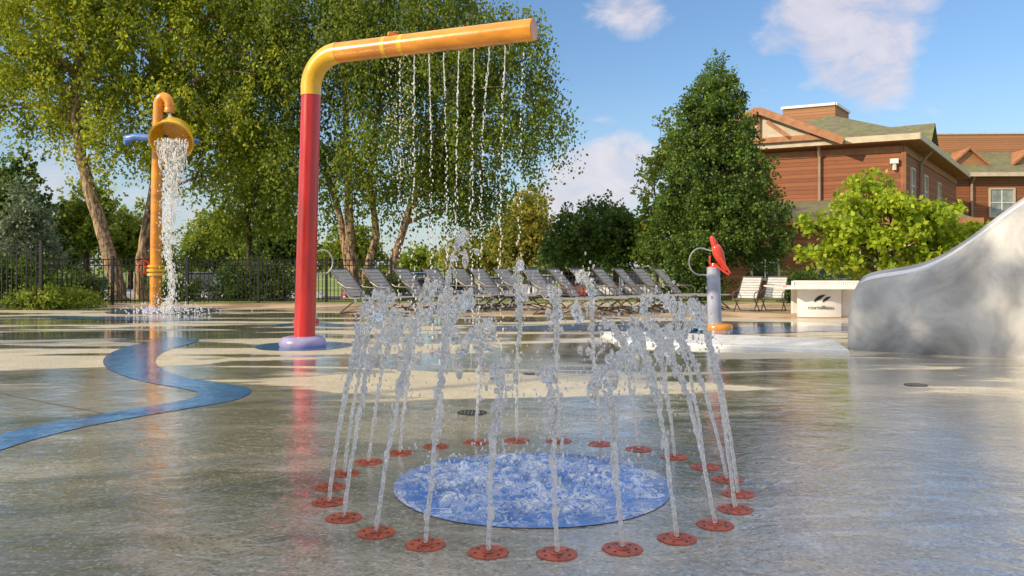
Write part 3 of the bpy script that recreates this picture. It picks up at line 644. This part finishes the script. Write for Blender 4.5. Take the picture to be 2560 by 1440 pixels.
def tree(name,label,base,stems,ells,mt,bark,ncl,ns,nl,cr,L,droop,size,group=None,nbr=40,pw=.45,zmin=.0,cat='tree'):
    org=tuple(base); rt=thing(name,org,label,cat,group)
    C,pos,ax=crownpts(ells,ncl,ns,nl,cr,L,droop,pw); k=pos[:,2]>base[2]+zmin; pos=pos[k];ax=ax[k]
    allp=[]
    for pts,r0,r1 in stems:
        sm=[];rr=[]; n=len(pts)
        for i in range(n-1):
            for j in range(4):
                u=j/4; p=Vector(pts[i]).lerp(Vector(pts[i+1]),u)+Vector((R.gauss(0,.02),R.gauss(0,.02),0)); sm.append(p)
        sm.append(Vector(pts[-1])); m_=len(sm)
        for i in range(m_): f=i/(m_-1); rr.append((r0*(1-f)+r1*f)*(1+.05*R.gauss(0,1))*(1.35 if i==0 else 1))
        MB().tube(sm,rr,12).build('trunk',bark,rt,org,ang=180); allp+=[(p,r) for p,r in zip(sm,rr)]
    if nbr:
        q=MB()
        for c in C[rng.choice(len(C),min(nbr,len(C)),replace=False)]:
            c=Vector(c); cand=[(abs((p-c).length)+max(0,p.z-c.z+.3)*2,p,r) for p,r in allp]; _,p,r=min(cand,key=lambda z:z[0])
            mid=p.lerp(c,.5)+Vector((R.gauss(0,.1),R.gauss(0,.1),.12*(c-p).length)); r=min(r*.6,.07)
            q.tube([p,p.lerp(mid,.5)+Vector((0,0,.03)),mid,mid.lerp(c,.5)+Vector((0,0,.06)),c],[r,r*.8,r*.6,r*.4,.008],6)
        q.build('branches',bark,rt,org,ang=180)
    leafobj('crown',pos,ax,size,mt,rt,org); return rt
def E(px,py,Y,rx,ry,rd=None,dy=0):
    p=P(px,py,Y); k=Y/F; return (p.x,p.y+dy,p.z,rx*k,(rd if rd else rx*k),ry*k)
def stem(pxs,Y,r0,r1,dY=0):
    pts=[]; n=len(pxs)
    for i,(px,py) in enumerate(pxs): pts.append(P(px,py,Y+dY*i/n))
    p=pts[0]; z=gh(p.x,p.y)-.1; pts.insert(0,Vector((p.x+(p.x-pts[1].x)*.3,p.y,z))); return (pts,r0,r1)
Y=25.5
sA=stem([(290,700),(262,600),(232,500),(206,400),(190,300),(196,150),(210,0),(225,-160)],Y,.27,.06)
tree('birch_tree','leaning birch with peeling bark and hanging foliage at far left',sA[0][0],[sA],[E(60,110,Y,230,200,2.0),E(270,40,Y,210,190,2.0),E(140,-90,Y,230,160,2.2),E(70,270,Y,140,80,1.3),E(250,290,Y,130,120,1.4)],M['lbirch'],M['birch'],320,5,28,.18,.75,1.0,.118,'birch trees',60)
Y=26.5
sB=stem([(352,700),(362,600),(380,490),(398,350),(420,150),(430,-80)],Y,.24,.06)
tree('birch_tree','birch just behind the orange pole with dark peeling trunk',sB[0][0],[sB],[E(470,40,Y,230,190,2.0),E(560,220,Y,190,150,1.8),E(420,300,Y,120,140,1.4),E(570,370,Y,110,90,1.2),E(480,-100,Y,200,120,1.8)],M['lbirch'],M['birch'],320,5,28,.18,.75,1.0,.118,'birch trees',60)
Y=27
s1=stem([(882,690),(872,560),(868,420),(860,220),(850,-60)],Y,.22,.05); s2=stem([(915,690),(940,590),(925,430),(950,250),(980,-40)],Y,.17,.04,.8); s3=stem([(975,690),(1012,560),(1055,430),(1110,280),(1160,100)],Y,.17,.04,-1); s4=stem([(870,680),(845,520),(800,380),(740,200)],Y,.16,.04,1)
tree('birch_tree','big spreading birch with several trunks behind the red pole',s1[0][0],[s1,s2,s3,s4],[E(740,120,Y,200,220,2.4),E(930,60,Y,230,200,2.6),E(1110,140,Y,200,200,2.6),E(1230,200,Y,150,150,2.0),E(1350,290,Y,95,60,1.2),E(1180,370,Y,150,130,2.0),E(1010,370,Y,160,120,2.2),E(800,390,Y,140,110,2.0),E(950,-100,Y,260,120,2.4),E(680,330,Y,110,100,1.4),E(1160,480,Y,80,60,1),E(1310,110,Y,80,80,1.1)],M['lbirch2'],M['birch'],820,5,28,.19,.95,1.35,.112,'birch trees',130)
Y=30; sD=stem([(625,700),(620,560),(605,420),(600,250)],Y,.12,.04)
tree('slender_tree','slender tree with light foliage between the orange and red poles',sD[0][0],[sD],[E(600,480,Y,110,90,1.5),E(690,520,Y,90,80,1.3),E(560,560,Y,70,50,1),E(650,400,Y,100,90,1.5)],M['lmid'],M['bark'],105,5,18,.22,.6,.8,.14,None,24)
Y=27; sP=stem([(1800,690),(1798,600),(1792,400),(1785,200)],Y,.16,.03)
tree('pyramid_tree','tall dense pyramid shaped green tree in front of the wooden building',sP[0][0],[sP],[E(1782,190,Y,42,55),E(1788,265,Y,75,70),E(1788,350,Y,105,80),E(1790,440,Y,140,80),E(1795,530,Y,170,75),E(1790,610,Y,185,70),E(1712,300,Y,22,45)],M['lpear'],M['bark'],1050,5,15,.13,.24,.1,.10,None,60,.33)
Y=28.5; sP=stem([(1640,690),(1640,560),(1635,440)],Y,.07,.02)
tree('small_tree','light green young tree poking out left of the pyramid tree',sP[0][0],[sP],[E(1630,450,Y,40,40),E(1660,520,Y,55,60),E(1620,600,Y,50,60),E(1680,300,Y,28,55),E(1660,400,Y,40,60)],M['lmid'],M['bark'],80,4,16,.16,.35,.2,.13,None,16)
Y=30; sR=stem([(1540,695),(1535,640),(1520,590)],Y,.13,.05); sR2=stem([(1540,700),(1570,630),(1590,580)],Y,.09,.03)
tree('spreading_tree','dark green low spreading tree behind the right row of loungers',sR[0][0],[sR,sR2],[E(1500,580,Y,105,65,1.5),E(1430,605,Y,70,40,1),E(1570,600,Y,75,55,1.2),E(1520,530,Y,55,35,.8)],M['ldark'],M['bark'],240,5,15,.17,.4,.3,.13,None,30,.4)
Y=21.0; sQ=stem([(2200,705),(2205,670),(2190,600),(2150,530)],Y,.07,.03); sQ2=stem([(2202,700),(2225,650),(2280,580),(2340,540)],Y,.06,.02); sQ3=stem([(2205,690),(2215,630),(2230,540),(2220,480)],Y,.05,.02)
tree('broadleaf_tree','small bright lime green broad leaved tree beside the building',sQ[0][0],[sQ,sQ2,sQ3],[E(2190,510,Y,120,20,1.1),E(2100,560,Y,100,18,1),E(2300,540,Y,120,18,1.2),E(2390,592,Y,85,20,.9),E(2210,595,Y,160,18,1.2),E(2070,625,Y,65,18,.5),E(2180,460,Y,60,14,.5),E(2330,640,Y,100,18,1),E(2180,655,Y,110,14,.8)],M['lred'],M['bark'],200,5,13,.09,.24,.22,.14,None,60,.4)
def mk(name,label,px,py,Y,rx,ry,mt,ncl,size,group=None,trunk=True,conif=False,bark='bark'):
    if conif: el=[E(px,py+ry*.6,Y,rx,ry*.35),E(px,py+ry*.1,Y,rx*.7,ry*.4),E(px,py-ry*.35,Y,rx*.42,ry*.4),E(px,py-ry*.75,Y,rx*.18,ry*.3)]
    else: el=[E(px,py,Y,rx*.8,ry*.8),E(px-rx*.45,py+ry*.3,Y,rx*.55,ry*.5),E(px+rx*.45,py+ry*.2,Y,rx*.55,ry*.55),E(px+rx*.1,py-ry*.5,Y,rx*.45,ry*.5)]
    st=stem([(px,min(py+ry,660 if Y>34 else 690)),(px,py),(px,py-ry*.5)],Y,.16 if trunk else .05,.04)
    return tree(name,label,st[0][0],[st],el,mt,M[bark],int(ncl*.8),5,13,.2*Y/27,.4,.4,size*1.05,group,14,.4,cat='tree' if trunk else 'shrub')
g='background trees'
mk('conifer_tree','tall dark conifer at the left edge behind the fence',50,520,36,85,130,M['ldark'],260,.2,g,conif=True)
mk('conifer_tree','pale blue green young spruce near the left fence',62,570,29,70,100,M['lblue'],200,.12,g,conif=True)
mk('round_tree','mid green tree between the leaning birch and left spruce',215,545,38,75,90,M['lmid'],170,.17,g)
mk('round_tree','dark background tree just left of the leaning birch',140,600,42,75,70,M['ldark'],150,.18,g)
mk('round_tree','sunlit tree showing between the two left birch trunks',325,590,40,70,70,M['lmid'],150,.17,g)
mk('round_tree','mid green tree just right of the bucket waterfall',540,595,42,90,70,M['lmid'],190,.17,g)
mk('round_tree','dark tree left of the red pole in the background',700,600,38,80,70,M['ldark'],190,.16,g)
mk('round_tree','yellow green tree right of the red pole in the background',870,620,44,80,60,M['lmid'],150,.17,g)
mk('olive_tree','tall yellowish olive tree beyond the loungers',1310,570,52,80,105,M['lyel'],300,.2,g)
mk('olive_tree','low yellowish tree left of the tall olive tree',1180,635,55,80,45,M['lyel'],150,.2,g)
mk('olive_tree','small pale distant tree seen between birch trunks and olive tree',1040,660,70,42,28,M['lmid'],90,.25,g)
mk('round_tree','dark background tree behind the spreading tree',1420,640,46,60,45,M['ldark'],110,.18,g)
def bush(label,px,py,Y,rx,ry,mt,n,size,grp='shrubs along the fence'):
    p=P(px,py,Y); k=Y/F; e=(p.x,p.y,max(.1,ry*k*.6),rx*k,.5,ry*k); org=(p.x,p.y,gh(p.x,p.y)); C,pos,ax=crownpts([e],n,5,12,.1,.25,-.1,.4); kk=pos[:,2]>.02; o=leafobj('shrub',pos[kk],ax[kk],size,mt,None,org); tag(o,label,'shrub',grp)
bush('dark clipped hedge behind the fence left of the red pole',640,700,25.6,115,62,M['ldark'],220,.08)
bush('leafy shrub at the foot of the leaning birch',190,720,24.2,75,45,M['ldark'],90,.09)
bush('dark shrub behind the orange pole',440,725,25.4,75,30,M['ldark'],90,.08)
bush('low grassy plant at the far left in front of the fence',90,755,20.6,65,28,M['lmid'],70,.08)
bush('low spiky plant left of the orange pole',200,762,21.3,45,18,M['lmid'],40,.08)
bush('dark evergreen shrub right of the red pole under the birch',960,700,26.2,70,35,M['ldark'],80,.08)
bush('round clipped shrub in front of the building window',2010,700,24,62,48,M['ldark'],130,.07)
bush('dark hedge behind the white table',2140,710,25,70,40,M['ldark'],110,.08)
bush('dark hedge below the pyramid tree',1730,700,26,90,50,M['ldark'],130,.08)
bush('dark leafy hedge at the far left behind the tall fence',20,700,22.0,110,80,M['ldark'],130,.09)
el=[]
for i in range(46): 
    x=-70+3.6*i+R.uniform(-1,1); el.append((x,R.uniform(105,125),R.uniform(.5,2.0),4,3,R.uniform(1.5,3.2)))
C,pos,ax=crownpts(el,700,4,8,.6,.8,.2); o=leafobj('distant_treeline',pos,ax,.6,M['ldark'],None,(0,110,0)); tag(o,kind='stuff'); tag(o,'low dark line of distant trees on the horizon','trees')
gsh='shade trees standing left of the viewer'
for i,(q_,a_,r_,z0,z1,nc) in enumerate([(-4.5,-11,3.0,1.5,11.0,240),(.0,-12,2.9,1.5,11.5,240),(2.9,-13,1.8,1.5,10.5,150),(6.7,-11.5,1.5,8.2,12.6,60),(14,-15,1.9,4.5,9.4,60)]):
    x=-.5*q_+.86*a_; y=.86*q_+.5*a_; zm=(z0+z1)/2; hh=(z1-z0)
    tree('shade_tree','leafy tree left of and behind the viewer, shading the pad, %s from the right'%ordn(i+1),(x,y,0),[([(x,y,-.1),(x,y,2),(x+.1,y,5),(x,y,z1*.85)],.2,.05)],[(x,y,z0+hh*.3,r_,r_,hh*.27),(x,y,z0+hh*.7,r_*.85,r_*.85,hh*.27)],M['lbirch'],M['bark'],nc,5,15,.3,.6,.6,.26 if i<3 else .18,gsh,20,.6,zmin=.5)
# ---------------------------------------------------------------- building
def wallquad(q,a,b,z0,z1): q.poly([(a.x,a.y,z0),(b.x,b.y,z0),(b.x,b.y,z1),(a.x,a.y,z1)])
def window(parent,org,c,u,w_,h_,mt='glassdark',nv=1,nh=1):
    u=Vector(u).normalized(); n=Vector((u.y,-u.x,0)); c=Vector(c)+n*.03; z=Vector((0,0,1))
    fr=MB(); t_=.11
    for s_ in (-1,1):
        fr.bar(c+u*s_*w_/2-z*h_/2,c+u*s_*w_/2+z*h_/2,t_,.1,up=n); fr.bar(c-u*(w_/2+t_/2)+z*s_*(h_/2+t_/2-.001),c+u*(w_/2+t_/2)+z*s_*(h_/2+t_/2-.001),.1,t_)
    o=fr.build('window',M['cream'],parent,org,smooth=False)
    g_=MB(); g_.poly([c-u*w_/2-z*h_/2-n*.015,c+u*w_/2-z*h_/2-n*.015,c+u*w_/2+z*h_/2-n*.015,c-u*w_/2+z*h_/2-n*.015]); g_.build('pane',M[mt],o,org,smooth=False)
    mm=MB()
    for i in range(1,nv+1): mm.bar(c+u*(-w_/2+w_*i/(nv+1))-z*h_/2,c+u*(-w_/2+w_*i/(nv+1))+z*h_/2,.05,.04,up=n)
    for i in range(1,nh+1): mm.bar(c-u*w_/2+z*(-h_/2+h_*i/(nh+1)),c+u*w_/2+z*(-h_/2+h_*i/(nh+1)),.044,.05)
    mm.build('mullion',M['white'],o,org,smooth=False)
A=Vector((10.5,40.4,0));B=Vector((17.7,36.7,0)); u=(B-A).normalized(); wv=Vector((.58,.815,0)).normalized(); C_=B+wv*18; D=A+wv*18; ZE=6.75
org=tuple(A); rt=thing('lodge_building',org,'reddish wood sided two storey building with mossy roof behind the trees','building')
q=MB(); 
for a,b in ((A,B),(B,C_),(C_,D),(D,A)): wallquad(q,a,b,-1,ZE)
q.build('wall',M['siding'],rt,org,smooth=False)
nf=Vector((u.y,-u.x,0)); ns_=Vector((wv.y,-wv.x,0))
ov=.7; eA=A-u*ov+nf*ov;eB=B+nf*ov*1.0+ns_*ov;eC=C_+ns_*ov+wv*.5;eD=D-ns_*ov+wv*.5
ridge1=A.lerp(B,.5)+wv*4.2; ridge2=D.lerp(C_,.5)-wv*4.2; ZR=8.9
q=MB(); up=lambda p,z:(p.x,p.y,z)
q.add([up(eA,ZE+.2),up(eB,ZE+.2),up(eC,ZE+.2),up(eD,ZE+.2),up(ridge1,ZR),up(ridge2,ZR)],[(0,1,4),(1,2,5,4),(2,3,5),(3,0,4,5)]); q.build('roof',M['roof'],rt,org,smooth=False)
q=MB()
for a,b in ((eA,eB),(eB,eC),(eC,eD),(eD,eA)): q.bar(Vector(up(a,ZE+.08)),Vector(up(b,ZE+.08)),.08,.28)
q.build('fascia',M['cream'],rt,org,smooth=False)
q=MB().poly([up(eA,ZE-.05),up(eD,ZE-.05),up(eC,ZE-.05),up(eB,ZE-.05)]); q.build('soffit',M['timber'],rt,org,smooth=False)
q=MB(); q.bar(A+nf*.03+Vector((0,0,ZE-.35)),B+nf*.03+Vector((0,0,ZE-.35)),.05,.3); q.bar(B+ns_*.03+Vector((0,0,ZE-.35)),C_+ns_*.03+Vector((0,0,ZE-.35)),.05,.3); q.bar(B+nf*.02+ns_*.02+Vector((0,0,-.5)),B+nf*.02+ns_*.02+Vector((0,0,ZE-.5)),.16,.16); q.build('trim',M['timber'],rt,org,smooth=False)
p=A+u*((14.55-A.x)/u.x)+nf*.12; q=MB().tube([p+nf*.5+Vector((0,0,ZE)),p+Vector((0,0,ZE-.5)),p+Vector((0,0,.2))],.08,8); q.build('downspout',M['pipe'],rt,org)
p=B+wv*4+ns_*.12; q=MB().tube([p+ns_*.5+Vector((0,0,ZE)),p+Vector((0,0,ZE-.6)),p+Vector((0,0,.2))],.08,8); q.build('downspout',M['pipe'],rt,org)
p=B-u*.35+nf*.15; MB().box((p.x,p.y,5.85),(.35,.2,.22),-.5).box((p.x,p.y,5.6),(.12,.12,.3)).build('floodlight',M['white'],rt,org)
c=P(2088,285,43.5); pb=Vector((c.x,c.y,0)); L1=2.7;L2=3.0; pa=pb-u*L1; pc=pb+wv*L2; pd=pa+wv*L2
q=MB()
for a,b in ((pa,pb),(pb,pc),(pc,pd),(pd,pa)): wallquad(q,a,b,7.6,9.72)
q.poly([up(pa,9.72),up(pb,9.72),up(pc,9.72),up(pd,9.72)]); q.build('chimney_stack',M['siding2'],rt,org,smooth=False)
q=MB()
for a,b in ((pa,pb),(pb,pc),(pc,pd),(pd,pa)): q.bar(Vector(up(a,9.8)),Vector(up(b,9.8)),.2,.14)
q.build('chimney_cap',M['white'],rt,org,smooth=False)
gc=A+u*1.9; hw=3.5; za=8.5; zb=ZE+.22; f=nf*.85; bk=wv*5
gl=gc-u*hw; gr=gc+u*hw; q=MB()
q.poly([up(gl+f,zb),up(gr+f,zb),up(gc+f,za-.1)]); q.build('gable_panel',M['cream'],rt,org,smooth=False)
q=MB(); f2=nf*1.15
for e1 in (gl-u*.3,gr+u*.3):
    z1=zb-.12; q.add([up(e1+f2,z1),up(gc+f2,za+.1),up(gc+bk,za+.1),up(e1+bk,z1),up(e1+f2,z1-.12),up(gc+f2,za-.02),up(gc+bk,za-.02),up(e1+bk,z1-.12)],[(0,1,2,3),(4,5,6,7),(0,1,5,4),(2,3,7,6)])
q.build('gable_roof',M['roof'],rt,org,smooth=False)
q=MB()
for e1 in (gl-u*.3,gr+u*.3): q.bar(Vector(up(e1+f2*1.03,zb-.2)),Vector(up(gc+f2*1.03,za)),.1,.34)
f3=nf*.92; q.bar(Vector(up(gl+f3,zb+.1)),Vector(up(gr+f3,zb+.1)),.08,.26); q.bar(Vector(up(gc+f3,zb)),Vector(up(gc+f3,za-.2)),.2,.08); q.bar(Vector(up(gc-u*.9+f3,zb+.1)),Vector(up(gc-u*.2+f3,zb+1.1)),.08,.18); q.bar(Vector(up(gc+u*1.5+f3,zb+.1)),Vector(up(gc+u*.4+f3,zb+1.0)),.08,.18)
q.build('gable_timber',M['timber'],rt,org,smooth=False)
dc=B+wv*8+ns_*(-1.2); q=MB(); dl=dc-wv*1.6; dr=dc+wv*1.6; inn=-ns_*4
q.add([up(dl+ns_*1.4,ZE+.5),up(dc+ns_*1.4,8.7),up(dc+inn,8.7),up(dl+inn,ZE+.5),up(dr+ns_*1.4,ZE+.5),up(dr+inn,ZE+.5)],[(0,1,2,3),(1,4,5,2)]); q.build('dormer_roof',M['roof'],rt,org,smooth=False)
q=MB().poly([up(dl+ns_*1.1,ZE+.5),up(dr+ns_*1.1,ZE+.5),up(dc+ns_*1.1,8.5)]); q.build('dormer_face',M['siding2'],rt,org,smooth=False)
for k in (2.2,6.0,10.5):
    window(rt,org,B+wv*k+Vector((0,0,4.9)),wv,1.0,1.5,'glasscur')
a=Vector((9.3,35.6,0)); b=Vector((19.2,34.2,0)); uu=(b-a).normalized(); nn_=Vector((uu.y,-uu.x,0)); q=MB(); wallquad(q,a,b,-1,3.1); wallquad(q,a,A-u*.8,-1,3.1); wallquad(q,b,b+Vector((2,5,0)),-1,3.1); q.build('porch_wall',M['siding'],rt,org,smooth=False)
a2=a-uu*.6+nn_*.6; b2=b+uu*.4+nn_*.6; q=MB().poly([up(a2,3.0),up(b2,3.0),up(B+nf*.02,4.2),up(A+nf*.02-u*1,4.2)]); q.build('porch_roof',M['roof'],rt,org,smooth=False)
MB().bar(Vector(up(a2,2.98)),Vector(up(b2,2.98)),.08,.24).build('porch_fascia',M['timber'],rt,org,smooth=False)
for k,ww in ((1.75,1.15),(4.6,1.3),(6.3,1.3),(8.2,1.3)): window(rt,org,a+uu*k+Vector((0,0,1.25)),uu,ww,1.35,'glassdark',1,1)
a=Vector((27.6,54,0)); b=Vector((52,53,0)); org=tuple(a); rt=thing('lodge_wing',org,'farther wood sided wing with mossy roof and small triangular dormers at the right edge','building')
uu=(b-a).normalized(); nn_=Vector((uu.y,-uu.x,0)); q=MB(); wallquad(q,a,b,-1,7.2); wallquad(q,a-nn_*14,a,-1,7.2); q.build('wall',M['siding'],rt,org,smooth=False)
e1=a-uu*1.2+nn_*.6; e2=b+nn_*.6; r1=a-uu*1.2-nn_*3.2; r2=b-nn_*3.2
q=MB().poly([up(e1,7.2),up(e2,7.2),up(r2,9.1),up(r1,9.1)]); q.build('roof',M['roof'],rt,org,smooth=False)
MB().bar(Vector(up(e1+nn_*.04,7.12)),Vector(up(e2+nn_*.04,7.12)),.08,.26).build('fascia',M['cream'],rt,org,smooth=False)
q=MB(); wallquad(q,r1,r2,9.0,10.35); wallquad(q,r1-nn_*6,r1,9.0,10.35); q.build('upper_wall',M['siding2'],rt,org,smooth=False); MB().bar(Vector(up(r1,10.4)),Vector(up(r2,10.4)),.12,.1).build('cap',M['cream'],rt,org,smooth=False)
for k in (3.2,7.3,11.4):
    c=a+uu*k+nn_*(-.9); q=MB(); q.poly([up(c-uu*1.15,7.95),up(c+uu*1.15,7.95),up(c,8.95)]); q.build('dormer_face',M['siding2'],rt,org,smooth=False)
    q=MB()
    for s_ in (-1,1): q.bar(Vector(up(c+uu*s_*1.35+nn_*.1,7.85)),Vector(up(c+nn_*.1,9.05)),.3,.12); q.poly([up(c+uu*s_*1.3,7.93),up(c,9.05),up(c-nn_*2.2,9.05)])
    q.build('dormer_trim',M['timber'],rt,org,smooth=False)
for k,z in ((4.9,5.3),(9.0,5.3),(4.9,2.2),(9,2.2)): window(rt,org,a+uu*k+Vector((0,0,z)),uu,1.6,1.75,'glasscur',1,1)
p=a+uu*2.9+nn_*.12; MB().tube([p+nn_*.5+Vector((0,0,7.1)),p+Vector((0,0,6.6)),p+Vector((0,0,.2))],.08,8).build('downspout',M['pipe'],rt,org)
# ---------------------------------------------------------------- cars
def car(loc,rz,col,lab,shape):
    rt=thing('parked_car',loc,lab,'car','cars in the parking lot beyond the fence',rz); bm_=paint('car_paint',col,.25,.9,2,coat=.5)
    lower=[(-2.2,.35),(-2.25,.6),(-2.15,.85),(-1.6,.95),(.9,.95),(1.9,.82),(2.2,.65),(2.25,.4),(2.1,.28),(-2.1,.28)]
    def ext(pr,w_,taper=0):
        q=MB(); n=len(pr); vs=[(x,-w_+(taper if z>1.2 else 0),z) for x,z in pr]+[(x,w_-(taper if z>1.2 else 0),z) for x,z in pr]
        q.add(vs,[tuple(range(n)),tuple(range(2*n-1,n-1,-1))]+[(i,n+i,n+(i+1)%n,(i+1)%n) for i in range(n)]); return q
    ext(lower,.88).build('body',bm_,rt,bevel=.07)
    cab=[(-1.75,.94),(-1.35,1.42),(-.3,1.5),(.35,1.42),(1.05,.94)] if shape==0 else [(-2.1,.94),(-1.95,1.6),(-.6,1.68),(.35,1.6),(1.05,.94)]
    ext(cab,.80,.14).build('cabin_glass',M['glassdark'],rt,bevel=.04)
    zt=cab[2][1]; x0=cab[1][0]+.05;x1=cab[3][0]-.05; MB().box(((x0+x1)/2,0,zt-.02),(x1-x0,1.2,.07)).build('roof_panel',bm_,rt,bevel=.03)
    for x in (-1.4,1.4):
        for y in (-.82,.82):
            MB().lathe((x,y-.1,.33),[(.2,0),(.32,.01),(.33,.05),(.33,.15),(.32,.19),(.2,.2)],20,(0,1,0)).build('wheel',M['tyre'],rt)
    for y in (-.6,.6): MB().box((2.2,y,.62),(.08,.35,.14)).build('headlight',M['white'],rt,bevel=.02); MB().box((-2.2,y,.72),(.08,.3,.14)).build('taillight',M['redgun'],rt,bevel=.02)
for px,Y,rz,col,lab,sh in [(1120,35.5,.2,(.6,.62,.65),'white parked car between the left and middle lounger rows',0),(1060,38,-1.2,(.10,.18,.32),'dark blue parked car left of the white one',1),(1235,37,-1.5,(.4,.42,.44),'silver parked car behind the fountain jets',0),(905,37,-1.4,(.30,.05,.04),'dark red parked car behind the left row of loungers',0),(985,41,-1.5,(.05,.05,.06),'black parked car beyond the birch trunks',1),(690,37,.1,(.7,.7,.7),'white parked car partly behind the red pole and hedge',1),(245,36,.1,(.45,.46,.48),'grey parked car seen behind the left birch trunks',0),(500,39,-1.4,(.12,.12,.14),'dark parked car behind the hedge near the waterfall',1),(1350,44,-1.5,(.5,.5,.52),'pale parked car below the olive tree',0),(1440,46,-1.6,(.3,.05,.04),'maroon parked car left of the spreading tree',0),(1500,47,-1.5,(.7,.7,.7),'white parked car under the spreading tree',0),(1585,48,-1.55,(.35,.37,.4),'silver parked car right of the spreading tree trunk',1)]:
    x=(px-1280)*Y/F; car((x,Y,-.89),rz,col,lab,sh)
print('done')
